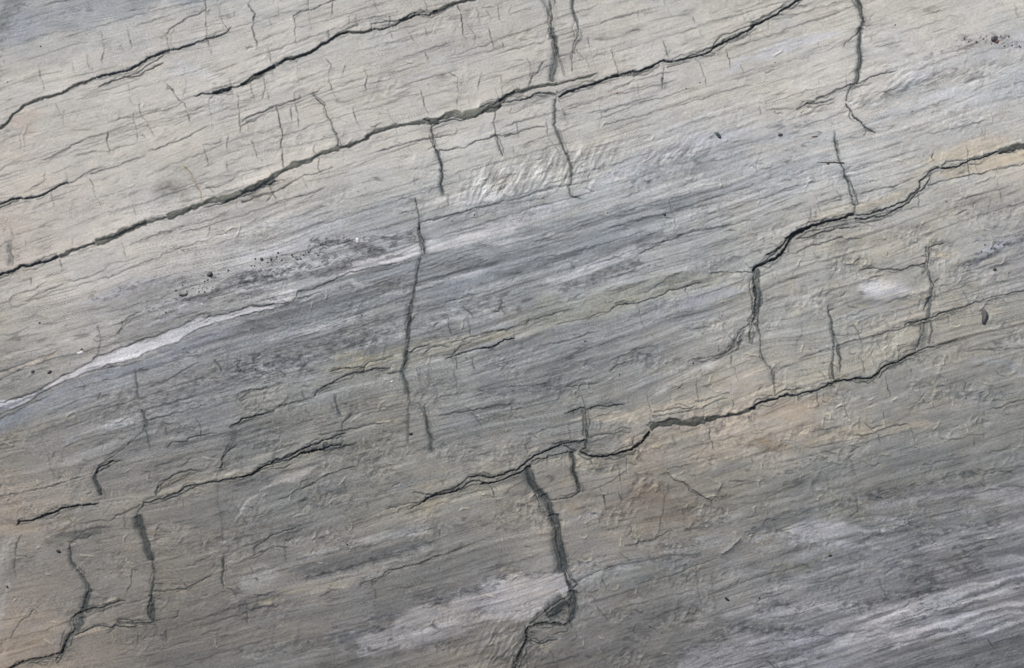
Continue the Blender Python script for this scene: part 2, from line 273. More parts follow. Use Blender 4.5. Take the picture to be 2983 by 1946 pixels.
MARKS = """
A0
c 7 .8 0,825 45,800 90,740 150,690 200,665 260,640 330,625 400,605 470,560 540,535 620,500
k 5 .8 620,500 700,480 760,465 820,458 870,430 930,395 990,360 1050,340 1100,325
k 3 .8 1100,325 1150,315 1230,290 1320,255 1400,232 1450,222 1480,190 1500,170
k 3 .6 1110,315 1180,308 1240,285
k 3 .7 630,560 700,535 760,512 820,495 870,495 930,470 1000,430 1060,400
k 3 .6 820,490 870,475 930,440 990,400 1060,350 1100,335
k 3 .5 700,490 760,478 820,480
h 3 .9 820,175 835,240 850,290 850,320
h 3 .6 655,190 660,260 670,330
h 3 .7 245,420 260,480 275,540 295,590
h 3 .6 560,350 570,420 580,470
h 3 .6 465,400 475,450 480,490
h 3 .7 1320,0 1335,50 1330,150 1330,230 1350,300 1370,360
h 3 .8 1600,20 1640,90 1625,170 1640,240 1670,310
k 3 .5 1085,225 1100,190 1170,150 1230,110 1290,85 1330,60
s 3 .6 1050,210 1080,240 1085,290 1090,320
s 3 .6 1130,190 1110,240 1105,300
k 5 .75 0,1320 60,1300 130,1280 190,1285 250,1270 330,1235 400,1200 450,1185
k 3 .7 0,1345 60,1325 120,1290
s 3 .8 450,1185 530,1140 600,1095 680,1070
s 3 .7 580,1130 660,1100 730,1080 830,1040 900,1015 950,995
s 3 .9 950,975 1010,965 1080,935 1150,910 1200,895 1280,850 1360,800
s 3 .7 150,1250 220,1210 270,1180 310,1155
s 3 .8 260,1035 330,1020 400,975 470,940 560,895
s 3 .6 560,890 640,870 710,850 800,815 870,790
s 3 .6 700,785 800,760 900,750 1000,725 1080,710 1140,685 1180,660
h 3 1 1060,530 1110,580 1130,610 1160,650 1190,665 1215,730 1240,840
s 3 .5 0,1100 60,1060 140,1040
s 3 .5 0,1140 90,1115 180,1085
k 4 .8 1250,625 1300,605 1370,605 1430,580 1480,570 1530,560 1590,530 1640,490
k 7 .8 1370,605 1430,590 1500,572
k 6 .8 1640,490 1700,465 1740,440 1775,420
s 3 .8 1350,640 1380,610 1450,590 1500,575
h 3 .8 1350,640 1345,690 1365,740 1365,770
s 3 .7 1240,720 1300,695 1350,670
h 3 .9 1695,475 1720,560 1740,650
h 3 .7 1615,520 1630,600 1645,660
s 3 .8 1540,780 1620,760 1680,720 1730,710 1775,690
s 3 .7 1560,810 1640,780 1700,735 1770,715
h 3 .7 1530,600 1545,700 1550,800 1560,900
h 3 .8 1465,860 1480,880 1465,930 1475,980
h 3 .7 820,520 835,580 830,620 855,680
h 3 .8 870,700 860,760 880,840 885,910
h 3 .9 700,850 690,910 705,1000
h 3 .7 575,1140 600,1210 610,1260 640,1300 660,1370
h 3 .7 835,1240 850,1290 865,1350 880,1400
h 3 .7 1310,940 1330,1000 1355,1080
k 3 .45 1185,1070 1230,1110 1265,1180 1300,1250 1305,1300
s 3 .7 1310,1225 1390,1210 1450,1190 1500,1165 1540,1110
h 3 .7 1625,870 1640,960 1670,1040
s 3 .5 1310,940 1380,930 1450,910
h 3 .7 360,660 380,710 410,780
h 3 .6 140,830 130,900 130,980
b 11 .9 620,1553 700,1535 780,1500 860,1465 940,1435 1010,1415 1080,1400
b 16 .95 1080,1400 1150,1380 1230,1345 1300,1315 1380,1290 1460,1280 1540,1255 1620,1220 1700,1190 1775,1150
k 3 .6 1310,1345 1380,1330 1500,1290 1600,1260 1700,1215 1775,1190
s 3 .7 1560,1320 1640,1275 1720,1250 1775,1235
s 3 .5 940,1550 1050,1500 1150,1470 1290,1440 1400,1400 1500,1360
A1
c 9 .85 0,545 60,520 120,480 180,450 250,405 290,380 350,370 400,360 460,335 520,295 580,260
c 7 .95 580,260 640,225 700,205 750,215 810,210 860,190
k 3 .6 250,405 290,385 350,378 400,365 460,338 520,298 580,262 640,228 700,208
k 4 .85 860,195 930,195 1000,165 1060,140 1110,115 1170,95 1220,100 1280,70
c 8 .9 1240,90 1280,70 1330,40 1380,20 1460,0
b 6 .8 1030,140 1080,120 1130,105
k 3 .6 840,165 900,150 980,140 1040,135 1090,110 1150,85 1200,75
k 3 .5 630,220 700,190 760,170
k 3 .5 1230,120 1290,90 1340,55 1400,30
h 3 .9 130,480 160,540 180,620 190,670
h 3 1 365,390 375,470 385,560 390,630
s 3 .9 0,790 70,750 140,720 210,690 260,675 330,650 400,630
s 3 .6 400,630 480,600 560,550
s 3 .6 0,820 80,770 160,740
h 3 1 230,690 255,750 260,820 275,870 260,940 275,1030 280,1090
h 3 .8 350,590 355,660 370,740 385,830
k 3 .7 460,595 500,650 540,680 555,740 600,810 620,870 640,950
h 3 .9 725,680 745,760 785,830
h 3 .8 50,30 90,90 75,180 100,270
h 3 .8 250,40 250,130
h 3 1 340,110 365,160 345,210 370,300
k 3 .55 335,105 400,75 470,60 540,30 600,0
h 3 .7 435,0 450,120 460,210
h 3 .7 590,0 600,60 580,130
k 3 .6 570,190 575,250
h 3 .8 740,60 760,170
h 3 .8 865,0 890,80
h 3 .8 990,30 1025,100
h 3 .8 1190,0 1210,80
h 3 1 1405,30 1430,110 1440,190 1465,270
h 3 .7 1055,170 1100,230 1150,310
h 3 .7 1190,130 1210,260
h 3 .7 1195,330 1215,400
h 3 .8 1515,20 1540,90 1560,170
h 3 .7 1600,180 1640,290
h 3 .7 1660,30 1680,130
h 3 .7 1690,270 1705,320
h 3 1 555,330 560,380 590,420 570,500 590,580 620,630
h 3 1 800,440 820,490 810,560 825,600
h 3 .9 1145,560 1180,620 1190,680 1215,740
h 3 1 1340,460 1400,500 1410,560 1405,640 1405,720
h 3 .7 1680,480 1695,560 1695,640
s 3 .6 1050,380 1120,355 1200,325 1290,300 1400,260
s 3 .4 560,530 660,500 740,480
b 15 .95 0,1245 90,1215 170,1170 230,1130 280,1100 340,1065 400,1050 460,1030 520,995 580,975 640,955
b 8 .95 640,955 700,945 760,920 830,890
b 12 .85 810,890 870,850 940,830 1000,810 1060,800 1130,790 1200,785
b 18 .95 1200,785 1260,780 1320,750 1390,735 1440,750 1500,730 1560,715 1620,705 1690,675
k 4 .85 1600,690 1660,665 1700,640 1720,615 1775,595
k 3 .8 1240,810 1300,790 1370,770 1430,785 1500,760 1570,735
k 3 .7 150,1200 210,1185 245,1160
k 3 .5 0,1280 60,1260 120,1235 170,1205
s 3 .9 0,1310 100,1280 200,1250 280,1215 350,1170 420,1135 500,1120 600,1080
s 3 .7 170,1340 250,1305 330,1280 420,1260 500,1240 560,1200
s 3 .9 860,985 950,965 1040,935 1130,910 1210,900 1300,880 1400,860
s 3 1 1280,970 1340,970 1400,960 1450,955 1490,930 1560,905 1640,885 1700,880 1775,865
s 3 .7 1250,830 1310,810 1370,800
k 3 .8 1180,770 1220,785 1240,820
k 4 .9 1235,815 1245,870 1250,940 1275,990
g 14 .9 1275,980 1300,1060 1310,1120 1300,1190 1315,1270
k 3 .7 1275,990 1300,1060 1312,1130 1300,1200
g 9 .4 1340,1250 1345,1340
h 3 .9 1645,710 1640,800 1650,870
k 3 .7 1655,870 1670,940 1690,1000
h 3 .6 1400,790 1400,870
k 3 .6 1150,1440 1220,1425 1300,1410 1380,1385 1450,1365 1530,1340
s 3 .8 1530,1340 1620,1325 1700,1300 1775,1290
s 3 .7 1000,1390 1080,1370 1140,1355
g 10 .4 1250,1410 1350,1395 1440,1375
k 3 .8 1130,1270 1135,1310 1145,1360 1155,1430 1165,1500 1175,1553
h 3 .8 400,1150 430,1200 445,1230
h 3 .7 185,1190 210,1250 240,1290
h 3 .6 590,1050 570,1130
h 3 .6 65,890 85,960 110,1020
k 3 .5 835,820 870,828 920,795
h 3 .6 1125,1130 1130,1200
A2
k 5 .8 450,0 455,60 460,130 455,190 475,250 490,320 500,370
g 22 .75 465,180 485,260 490,330 480,400 465,480 465,530
k 3 .7 510,360 490,430 475,500
k 3 .8 450,420 455,480 450,520
k 3 .8 400,400 375,460 335,500 315,550 310,580
g 12 .4 350,450 330,500 320,550
k 3 .5 500,350 530,420 545,500
h 3 .7 300,370 320,420 320,500
s 3 .5 380,420 400,400 440,395
g 16 .35 410,0 440,60 450,130
g 11 .7 600,0 595,60 620,130 635,190
k 4 .65 640,180 635,230 600,290 590,350
k 3 .6 590,350 590,430 590,470
k 3 .4 610,130 590,180 610,250
b 9 .9 140,650 160,620 220,595 270,590 300,575 370,560 440,545 490,545
b 5 .8 480,545 540,530 600,520 680,500 760,475
k 4 .8 0,700 70,665 140,645
b 8 .7 0,730 60,700 130,680
k 4 .7 140,665 220,650 290,640 360,610 440,600 490,610
k 6 .9 500,630 560,600 650,565 700,550 770,525 850,500 900,490
k 5 .85 900,490 960,470 1030,470 1080,440 1130,415 1180,395 1230,400 1290,385 1350,380 1400,365 1460,340 1500,315
k 6 .85 1500,315 1540,290 1600,265 1670,230 1730,200 1775,165
k 3 .6 1300,385 1350,370 1400,345 1460,320 1500,310 1520,270 1560,235 1630,215 1700,185 1775,145
k 3 .6 1500,320 1560,270 1620,240 1700,210
b 7 .6 980,490 1030,475 1080,445 1120,420
s 3 .9 860,495 950,490 1020,490
s 3 .7 800,590 880,575 950,545 1000,510
s 3 .9 1200,440 1290,410 1370,400
h 3 .9 840,310 865,390 890,480
h 3 .8 680,360 710,460
h 3 .9 1165,230 1190,300 1215,380
h 3 .9 1405,390 1430,450 1450,500 1465,560
h 3 .9 1585,310 1605,380 1615,450
k 3 .9 1175,500 1175,545 1180,580
h 3 .7 1180,400 1185,450 1175,500
h 3 .8 1020,50 1020,130
h 3 .7 110,30 120,100 140,160
h 3 .8 50,190 70,250 90,320
h 3 .7 690,230 705,310
h 3 .6 1365,100 1385,160
h 3 .6 1690,90 1710,140
h 3 .6 1010,520 1020,600 1040,670
s 3 .4 800,130 900,110 980,90
s 3 .6 920,210 1000,190 1080,165
s 3 .6 730,740 800,720 900,690 1000,655 1060,640 1160,610
s 3 .8 0,910 60,885 100,875
s 3 1 150,890 220,870 280,840 350,825 420,820
s 3 .7 130,830 230,790 330,765
s 3 .5 60,800 150,770
g 12 .6 480,640 485,720 480,800 510,880 540,960 570,1030 590,1090 585,1160 580,1200
k 3 .5 490,620 480,700 490,790 470,820
k 3 .8 575,1190 578,1230 580,1265 620,1275 660,1290
k 3 .5 480,830 530,950 580,1040 580,1120
h 3 .7 410,740 430,830 440,900 490,960 540,1040
h 3 .7 500,640 550,750 550,820
k 3 .6 100,870 120,950 140,1010
h 3 .6 235,790 245,900
h 3 .7 210,940 230,1050
s 3 .7 150,1310 250,1285 310,1260 400,1230 500,1205 600,1190 700,1165 780,1140
s 3 .6 0,1345 100,1320 200,1310 300,1300 400,1280 470,1250
s 3 .8 1200,1545 1280,1520 1360,1500 1440,1480 1540,1465 1640,1450
s 3 .7 1030,1540 1100,1510 1180,1490
A3
k 6 .85 0,175 60,150 120,125 190,90 240,50 290,20 320,0
k 3 .6 0,155 100,105 180,70 240,30
s 3 .7 240,60 330,35 420,10
k 5 .8 705,0 725,50 735,110 742,170
g 16 .7 700,0 720,60 735,130 722,220
g 18 .85 722,180 714,300 722,380 715,440 700,510 690,545
k 3 .6 670,0 710,60 720,120
k 3 .8 742,180 700,220 660,245 630,280 605,305
k 4 .85 690,545 650,570 635,610 635,660
k 3 .9 625,665 650,710 680,760 720,790 760,830 820,860
k 3 .7 430,640 500,610 570,580 640,555 690,545 730,525 800,495 880,475 960,460
k 3 .7 310,710 370,670 430,650
k 3 .7 370,670 440,665 500,650 560,640
s 3 .6 100,710 220,700 300,705
s 3 .6 650,580 720,555 800,540
h 3 .7 60,650 75,740
h 3 .7 435,550 440,620
h 3 .8 620,490 625,570
g 12 .5 550,840 560,930 575,1000
k 3 .9 555,900 565,960 580,1020 600,1070 625,1130
k 6 .9 625,1130 635,1180 650,1230 665,1290 680,1330
k 3 .8 680,1330 680,1380
s 3 .9 680,1260 760,1240 840,1220 930,1205 1000,1180 1060,1155 1090,1140
s 3 .8 440,1330 540,1305 640,1280
s 3 .7 450,1310 550,1280 640,1255
k 3 .6 300,1480 350,1450 420,1430 500,1420
k 8 .95 225,1550 290,1505 350,1480 420,1455 500,1435 570,1420 640,1395 680,1385
k 4 .9 680,1415 740,1420 800,1400 870,1395 920,1370 980,1340 1030,1310 1060,1280 1090,1240 1130,1215 1160,1170 1170,1130
k 4 .9 680,1390 760,1390 830,1365 900,1345 960,1320 1010,1300 1060,1260 1100,1210 1100,1170 1150,1130 1180,1105 1230,1080
k 5 .85 1230,1085 1290,1090 1340,1080 1390,1055 1440,1040 1500,1020 1560,1000 1600,985
c 16 .9 1600,985 1640,970 1690,960 1730,945 1775,945
k 3 .8 1600,1000 1680,990 1730,970
k 3 .6 1260,1050 1340,1045 1440,1030 1520,1000 1590,990
k 3 .8 1235,1080 1265,1050
s 3 1 1150,1200 1250,1175 1330,1150 1420,1130 1500,1120 1570,1100 1640,1090 1740,1070 1775,1055
s 3 .7 1430,1200 1500,1175 1590,1145
s 3 .7 1300,1310 1400,1280 1500,1255 1600,1230 1700,1200
k 3 .6 300,1550 380,1500 480,1480 560,1465 640,1445
k 3 .6 680,1440 760,1440 850,1420 930,1390
s 3 .7 350,1553 450,1510 560,1480 650,1470 750,1460
g 18 .45 400,1460 520,1450 640,1425 700,1420
h 3 1 1185,970 1185,1050
h 3 1 1395,930 1405,1060 1420,1160
h 3 1 1580,1020 1600,1150 1590,1210
k 3 .6 1460,1290 1445,1350
h 3 1 1090,1230 1100,1350
h 3 1 1560,1270 1550,1370
k 3 .6 1330,1395 1380,1370 1420,1350
k 3 .5 400,1340 395,1400 400,1430
k 3 .5 430,1350 425,1410
g 9 .3 1720,20 1728,70 1742,120
B0
k 6 .9 0,335 60,315 130,280 190,275 250,255 320,240 380,215
c 8 .9 380,215 440,185 500,165 560,140 620,130
c 11 .8 620,130 690,115 760,80 830,50 900,20 950,0
k 3 .6 0,355 50,335 100,300
g 20 .6 70,115 65,180 78,230 65,290
h 3 .7 155,100 175,160
h 3 .7 385,230 400,290 410,340
h 3 .8 780,110 800,180 820,230
s 3 .6 830,140 900,120 980,90 1080,60 1150,35 1200,20
s 3 .7 60,495 110,455 170,440 230,430 250,405 310,375
s 3 .7 140,510 200,490 260,450 340,420 420,390
s 3 .6 420,370 480,375 550,355 620,325 680,300 710,255
s 3 .7 60,500 70,540 150,530
s 3 .7 0,960 100,930 200,885 290,860 360,840 400,810
s 3 .7 0,1005 90,965 160,930 230,920 320,885 400,860 460,845
k 3 .7 920,570 880,590 830,610 795,640 790,680 760,720
s 3 .7 760,720 700,745 620,770 600,745
k 3 .45 640,655 650,790 635,850 600,890
s 3 1 0,1165 100,1135 200,1100 270,1070 330,1035 400,990 470,960 530,925 590,890 640,855 700,840
s 3 1 700,840 780,805 860,780 930,750 1020,725 1100,690 1180,665 1230,635 1290,600 1320,580 1340,605 1400,600 1480,580
k 3 .6 1480,580 1560,560 1640,530 1700,540 1775,520
s 3 .8 0,1235 80,1205 180,1160 250,1105 330,1065 400,1030 480,1000 560,965 640,940 720,910 800,900 880,870
s 3 .7 880,870 960,830 1050,800 1150,770 1250,700 1330,665 1430,640 1530,610 1650,580 1775,560
s 3 .6 0,1260 80,1230 180,1175 260,1140 350,1100
s 3 .6 640,945 720,930 800,920 900,890 1000,860
s 3 .5 0,1190 100,1160 200,1120
s 3 .7 960,1275 1050,1250 1150,1225 1250,1200 1400,1150
k 3 .6 1070,1455 1110,1420 1210,1410 1225,1390 1280,1375 1350,1360 1410,1350
k 4 .8 1480,1330 1520,1300 1570,1265 1640,1250 1700,1235 1775,1215
s 3 .9 1530,1300 1600,1275 1670,1250
s 3 .8 1560,1090 1650,1075 1760,1060
k 3 .5 1560,1095 1555,1150 1610,1130
g 8 .5 870,940 880,1040 895,1150
k 3 .6 920,1210 945,1290 920,1350 870,1400 800,1460 740,1500 680,1545
k 3 .6 950,1280 945,1340 960,1400 970,1480
g 10 .5 930,1220 935,1300 940,1360
g 7 .5 1075,1310 1075,1380
h 3 .7 670,1420 660,1500
s 3 .6 380,1470 500,1410 620,1380 740,1360 850,1320
s 3 .7 0,1435 80,1420 160,1395
s 3 .8 950,1060 1050,1030 1130,990 1200,940 1300,895
g 7 .6 1380,880 1420,930 1445,970
k 3 .6 1535,870 1540,930 1590,980
g 20 .35 1530,1330 1510,1400 1480,1480
B1
s 3 .9 70,540 100,540 170,530 250,520 340,510
k 3 .5 340,510 370,480 370,440
k 3 .55 370,440 450,430 520,400 590,380 640,350 700,325 760,310
s 3 .8 760,310 850,290 950,270 1050,250 1110,235
s 3 .8 0,605 100,580 200,555 330,520
s 3 .7 350,500 450,470 560,425
k 4 .9 1155,0 1165,60 1175,110 1190,170 1195,205
k 3 .8 1195,205 1150,215
k 3 .7 1165,230 1145,340 1125,430 1110,530
g 9 .5 1165,230 1145,340 1125,430 1110,540
g 18 .85 1100,530 1095,600 1095,680 1090,750
k 4 .8 1100,600 1095,680 1095,740 1080,820 1080,880 1050,940
g 18 .7 1090,830 1070,920 1055,970 1075,1040 1085,1110
k 3 .6 1050,960 1080,1050 1090,1130 1095,1190
g 12 .4 1090,1190 1085,1300 1080,1450
k 3 .7 1100,840 1140,810 1200,790 1240,780
k 3 .6 1180,850 1230,810 1290,795 1350,800
k 3 .8 1310,880 1380,860 1440,840 1510,815 1600,810 1660,780 1710,755 1775,745
k 3 .5 1310,855 1370,850 1400,830 1430,790 1500,770
s 3 .8 1420,760 1500,735 1600,710 1700,690 1775,680
g 6 .5 1385,800 1395,880 1400,950
s 3 .8 1475,620 1490,730
s 3 .8 1345,590 1345,670 1370,740
k 3 .7 795,965 800,930 830,900 880,890 940,875 1000,860
k 3 .7 570,965 640,940 720,935 800,930
k 4 .7 480,1120 500,1085 560,1050 620,1020 680,990 740,970 800,965 870,940 970,935
k 3 .6 930,975 1000,970 1045,955
s 3 .9 0,1270 60,1250 130,1240 200,1210 300,1170 380,1145 460,1130 480,1120
k 3 .5 500,1100 550,1075 600,1070
s 3 .8 0,1090 80,1075 180,1060
k 3 .5 0,1130 40,1110 60,1095
g 11 .6 610,1090 625,1180 655,1260
k 3 .6 660,1290 700,1260 730,1230
g 6 .6 660,1280 660,1350
k 3 .6 500,1370 580,1355 660,1340 760,1325
s 3 .7 760,1325 850,1300 950,1285
k 4 .85 200,1545 260,1530 330,1510 380,1470 440,1445 500,1430 560,1400 620,1375 690,1360
k 3 .5 430,1440 480,1400 520,1390
k 3 .5 540,1475 620,1455 690,1435 760,1420
k 4 .8 1185,1180 1195,1220 1210,1300 1215,1360 1250,1410
g 16 .6 1200,1240 1215,1320 1230,1390 1240,1500
k 3 .6 1270,1250 1370,1230 1470,1215 1560,1200
s 3 .9 1560,1200 1640,1180 1775,1160
s 3 .7 1240,1150 1320,1120 1400,1105 1480,1090
k 3 .4 1140,930 1160,1050
k 3 .4 1220,960 1215,1080
k 3 .4 1380,950 1400,1070 1410,1140
k 3 .4 1460,1190 1530,1260 1560,1310
k 3 .5 1680,470 1690,550 1720,590
s 3 .9 1400,560 1450,550 1490,580 1510,620
s 3 .8 1600,520 1620,570 1670,570 1690,510
s 3 .8 1250,690 1260,650 1300,640
g 8 .4 1500,860 1510,960
g 30 .25 380,850 400,900 430,960
B2
s 3 1 0,722 80,705 180,685 260,660 340,625 420,600 500,580 580,555
k 3 .8 0,815 70,808 120,775 160,750 220,745
s 3 .9 480,660 560,635 630,630 700,610 760,585 830,570 870,540
k 3 .7 870,540 930,525 1000,520 1060,500 1120,485 1180,465 1220,435 1280,430 1340,405 1400,390 1440,380
s 3 .8 870,515 950,520
s 3 .9 1000,465 1080,440 1140,400 1200,360 1260,330 1340,315
s 3 .9 1450,330 1550,315 1640,320 1700,310 1765,320
s 3 .8 990,230 1060,180 1140,140 1220,105 1300,80 1400,55 1500,35 1600,20
s 3 .7 340,805 450,780 560,760 680,720 780,690
s 3 .7 1340,690 1420,675 1490,665
s 3 .6 1100,640 1250,590 1400,560
s 3 .6 560,500 640,460 710,450
k 4 .85 1745,650 1700,680 1660,730 1640,800 1600,830
k 4 .8 1600,830 1560,850 1500,865 1440,880 1360,880
k 3 .8 1740,660 1740,770
k 3 .5 1690,700 1680,790
g 22 .35 1700,690 1680,760 1660,820
s 3 .9 800,910 860,880 940,850 1000,815 1060,800 1150,790
k 3 .5 830,960 880,920 950,900
s 3 .8 1010,840 1100,850
k 3 .5 550,1060 640,1050 720,1040 770,1030
s 3 .6 0,1085 150,1060 300,1050 450,1040
s 3 .6 0,1205 100,1190 200,1170
k 4 .8 540,1230 600,1215 650,1195 675,1200
k 4 .8 680,1205 740,1185 800,1185 870,1180 940,1175
k 5 .9 680,1200 685,1260 685,1330 690,1400 680,1450 650,1470
k 3 .8 670,1250 665,1320 660,1380
g 8 .4 670,1280 665,1380
h 3 1 660,1100 670,1190
k 3 .8 440,1425 500,1425 560,1410 620,1410 690,1400
k 3 .5 690,1385 800,1365 900,1355 970,1350
k 3 .7 1070,1310 1100,1290 1160,1285 1220,1265 1300,1270
s 3 .9 860,1345 920,1320 980,1325
c 20 .95 1090,1330 1130,1305 1190,1290 1240,1280 1300,1290 1370,1283 1450,1270
c 13 .95 1450,1268 1500,1260 1540,1248 1610,1240 1680,1230 1740,1205 1775,1185
k 3 .6 1110,1225 1200,1210 1280,1190 1350,1200 1400,1180
k 3 .6 1110,1250 1220,1235 1330,1215 1420,1200 1520,1150 1600,1130
s 3 .8 1360,1155 1450,1140 1530,1115 1610,1100
h 3 .9 1100,1210 1100,1300
h 3 .9 1070,1100 1095,1200
k 3 .4 1395,990 1400,1080 1410,1160
h 3 1 1615,1030 1630,1160 1625,1210
h 3 1 1470,1310 1490,1400 1510,1480
h 3 1 1230,1350 1260,1430
h 3 1 1730,1220 1745,1310
h 3 .9 280,1420 310,1490
g 9 .5 1625,850 1625,920
h 3 .9 1640,930 1670,1050
s 3 .7 1430,1060 1500,1040
h 3 1 1410,975 1450,930
h 3 1 1270,1080 1310,1030
B3
k 10 1 20,310 40,290 100,260 170,230 220,180
k 10 1 220,180 250,130 290,80 340,50 400,25
k 4 .8 40,280 110,240 180,180 230,120 280,70
k 4 .8 110,210 170,185 240,115
k 3 .8 100,215 140,190 200,150
s 3 1 220,210 300,190 370,155 450,140 520,110 600,90
k 3 .7 310,105 400,80 480,55 560,40 640,30
s 3 .8 500,115 600,100 740,100
k 7 1 35,300 25,360 40,440 45,520 40,600 20,650
g 20 .85 55,300 50,420 60,500 50,600
k 4 .8 20,650 5,700 0,780
k 4 .8 55,600 60,680 70,740 70,830 90,880
g 12 .5 80,860 110,910 140,950 160,1040
h 3 .9 160,960 160,1110
k 7 1 0,1200 60,1165 120,1150 180,1130 240,1115 300,1115
k 5 1 300,1115 360,1090 430,1080 490,1050 530,1030
k 6 1 530,1025 590,1020 660,1005 720,1005 780,1000 820,970 870,920 930,905 980,885 1030,860 1080,830
k 4 .95 1080,830 1140,810 1200,800
k 3 .8 1200,795 1270,775 1350,750
k 3 .7 160,1110 220,1085 290,1080 350,1060
k 3 .6 30,1145 90,1135 150,1110
k 3 .7 830,1000 900,930 980,905
k 3 .6 700,1035 800,1005 850,960
s 3 .9 980,900 1060,875
g 12 .6 510,530 530,640 545,760 535,870 530,940 535,1010
k 4 .75 540,900 530,970 535,1015
g 11 .6 570,780 585,880 570,980
k 3 .5 530,640 560,760 590,890
k 4 .8 1170,150 1175,200 1160,270 1170,340 1195,390 1190,470 1150,520 1130,570
g 12 .5 1165,280 1140,300 1120,340
g 16 .65 1170,480 1170,560 1150,640
g 34 .35 1140,640 1140,720 1110,810
k 3 .7 1140,620 1130,700 1100,780 1070,820
k 3 .7 1165,620 1190,700 1160,790
k 3 .6 1115,650 1110,740 1090,800
k 3 .7 1200,385 1240,350
k 3 .7 1175,155 1220,130 1275,130
s 3 .7 1180,175 1240,170
k 3 .7 705,315 770,290 840,295 920,300 990,300 1060,275 1150,260
s 3 .9 740,370 800,345 880,335
s 3 .5 420,460 530,430 640,400
k 4 .7 1040,655 1100,635 1180,610 1240,580 1310,565 1400,545 1470,510
k 3 .7 1470,510 1540,490 1640,465 1720,445 1775,435
k 3 .6 1200,600 1290,560 1380,540
k 3 .7 1000,665 1060,640 1150,620
s 3 .9 530,805 620,775 700,755 800,730 880,710 960,690 1050,660 1150,640
s 3 .8 530,720 620,725 700,715
s 3 .6 300,880 400,850 520,810
s 3 .6 180,950 300,900
s 3 1 630,1380 720,1375 800,1355 880,1325 950,1305 1040,1300
s 3 .7 400,1350 500,1330 620,1310
s 3 .6 360,1455 460,1440 610,1415
s 3 .9 1540,1210 1620,1190 1700,1160 1775,1135
s 3 .7 1220,1390 1290,1405 1380,1390 1460,1365 1530,1360
s 3 .6 1340,830 1500,820 1650,820 1775,800
h 3 1 870,980 890,1060 910,1130
h 3 1 600,1100 620,1200 640,1290
h 3 .9 430,1090 435,1150 455,1200
h 3 1 270,1390 300,1440 330,1480
h 3 1 345,1440 330,1480
h 3 .8 1030,920 1040,980
h 3 .8 860,1210 865,1270
h 3 .7 1170,1150 1205,1210
h 3 .8 700,1250 710,1340
h 3 1 660,640 690,680 710,740 735,790
h 3 1 700,860 740,900 735,980
h 3 1 1040,1310 1060,1370 1080,1420
h 3 1 730,1280 790,1340 830,1370 850,1440
h 3 1 540,1050 545,1130
h 3 .9 820,780 800,830 760,880
h 3 .9 560,240 550,310 600,330
h 3 .9 550,320 510,370 480,420
C0
s 3 .8 0,445 80,430 180,410 280,390 360,370 430,345 480,330 550,310
k 6 .9 120,630 130,605 200,600 260,575 330,550 390,530 450,510 520,500 590,500 640,485
k 4 .8 610,310 640,260 690,240 740,210
k 3 .6 640,250 700,220 790,215
k 3 .6 620,290 680,265 720,240
g 14 .85 612,310 630,370 645,410 650,440
k 4 .8 655,390 655,460
k 4 .9 915,490 970,480 1030,465 1090,445 1150,420 1200,385 1260,370 1330,355 1400,345 1480,330 1540,320 1590,310 1640,290 1680,260 1720,240 1775,220
k 3 .7 1040,480 1100,455 1170,430 1210,410 1290,370
k 3 .7 1450,345 1540,325 1620,305 1690,270 1775,245
k 3 .7 1010,400 1030,350 1090,330 1150,290 1200,280 1260,270 1310,285
s 3 .9 1000,440 1010,390 1060,350 1140,330 1240,290
s 3 .9 1000,450 1030,400 1100,370 1200,320 1270,290
s 3 .8 1130,270 1190,240 1240,190
k 3 .7 1430,260 1440,200 1470,160 1540,110
k 3 .5 1420,265 1445,230 1450,170 1480,120
s 3 .9 740,580 800,555 860,525 900,500
s 3 .8 490,625 560,610 640,600 720,600 760,570
s 3 .9 480,680 560,660 640,640 720,650
k 3 .5 450,740 500,715 560,715 600,690
g 40 .28 330,720 450,700 560,690 660,665
k 4 .8 500,735 460,745 450,790
g 12 .7 450,780 460,860 490,910
k 5 .8 490,910 530,950 570,1010 580,1060
g 16 .6 500,920 540,970 570,1040
k 4 .8 920,500 900,530 880,580
g 26 .95 890,570 915,660 945,740 970,810 988,860
k 3 .6 880,580 900,640 930,740 965,820 985,860
k 5 .95 985,850 995,920 1000,980 990,1040 985,1100
k 5 .95 985,1100 970,1150 978,1240
g 16 .8 985,1080 990,1160 990,1240
k 4 .8 1000,1100 1005,1170 1000,1250
k 5 .95 1005,1250 970,1265 900,1265 830,1260 755,1255
k 3 .8 755,1260 750,1280 830,1285 900,1275
k 3 .8 750,1290 690,1330
k 5 .9 580,1060 560,1110 540,1160 550,1190
g 20 .8 590,1040 570,1110 550,1190
k 4 .75 550,1180 600,1165 660,1160 720,1140 780,1115 820,1120
s 3 .6 620,1100 700,1105
k 7 .95 545,1190 490,1210 480,1240 500,1290 470,1330 440,1380 420,1420 400,1460 360,1465
k 8 .95 360,1465 290,1490 220,1495 170,1515 120,1530 80,1553
g 20 .7 530,1190 540,1260 500,1310
k 3 .6 430,1300 410,1370 390,1430
k 3 .7 190,1520 280,1505 360,1480 390,1490
k 4 .7 440,1400 400,1490 370,1530
g 14 .5 460,1350 430,1410 400,1480
k 3 .8 490,1330 550,1320 600,1290 660,1275 720,1290 750,1275
s 3 .7 490,1370 560,1345 620,1325
k 3 .4 70,1370 80,1330 130,1260 180,1220 230,1170
k 3 .4 100,790 130,720 150,690
g 12 .35 110,740 100,800 90,900 100,990
s 3 .6 100,830 200,825 280,790
k 3 .6 1000,1050 1060,1055 1130,1045 1200,1040 1250,1015 1310,985 1370,950
s 3 .8 1000,1010 1060,1000
s 3 .7 1250,880 1310,850 1400,800
g 12 .6 1455,820 1445,900 1440,980 1450,1040
k 3 .5 1455,850 1445,930 1440,1010
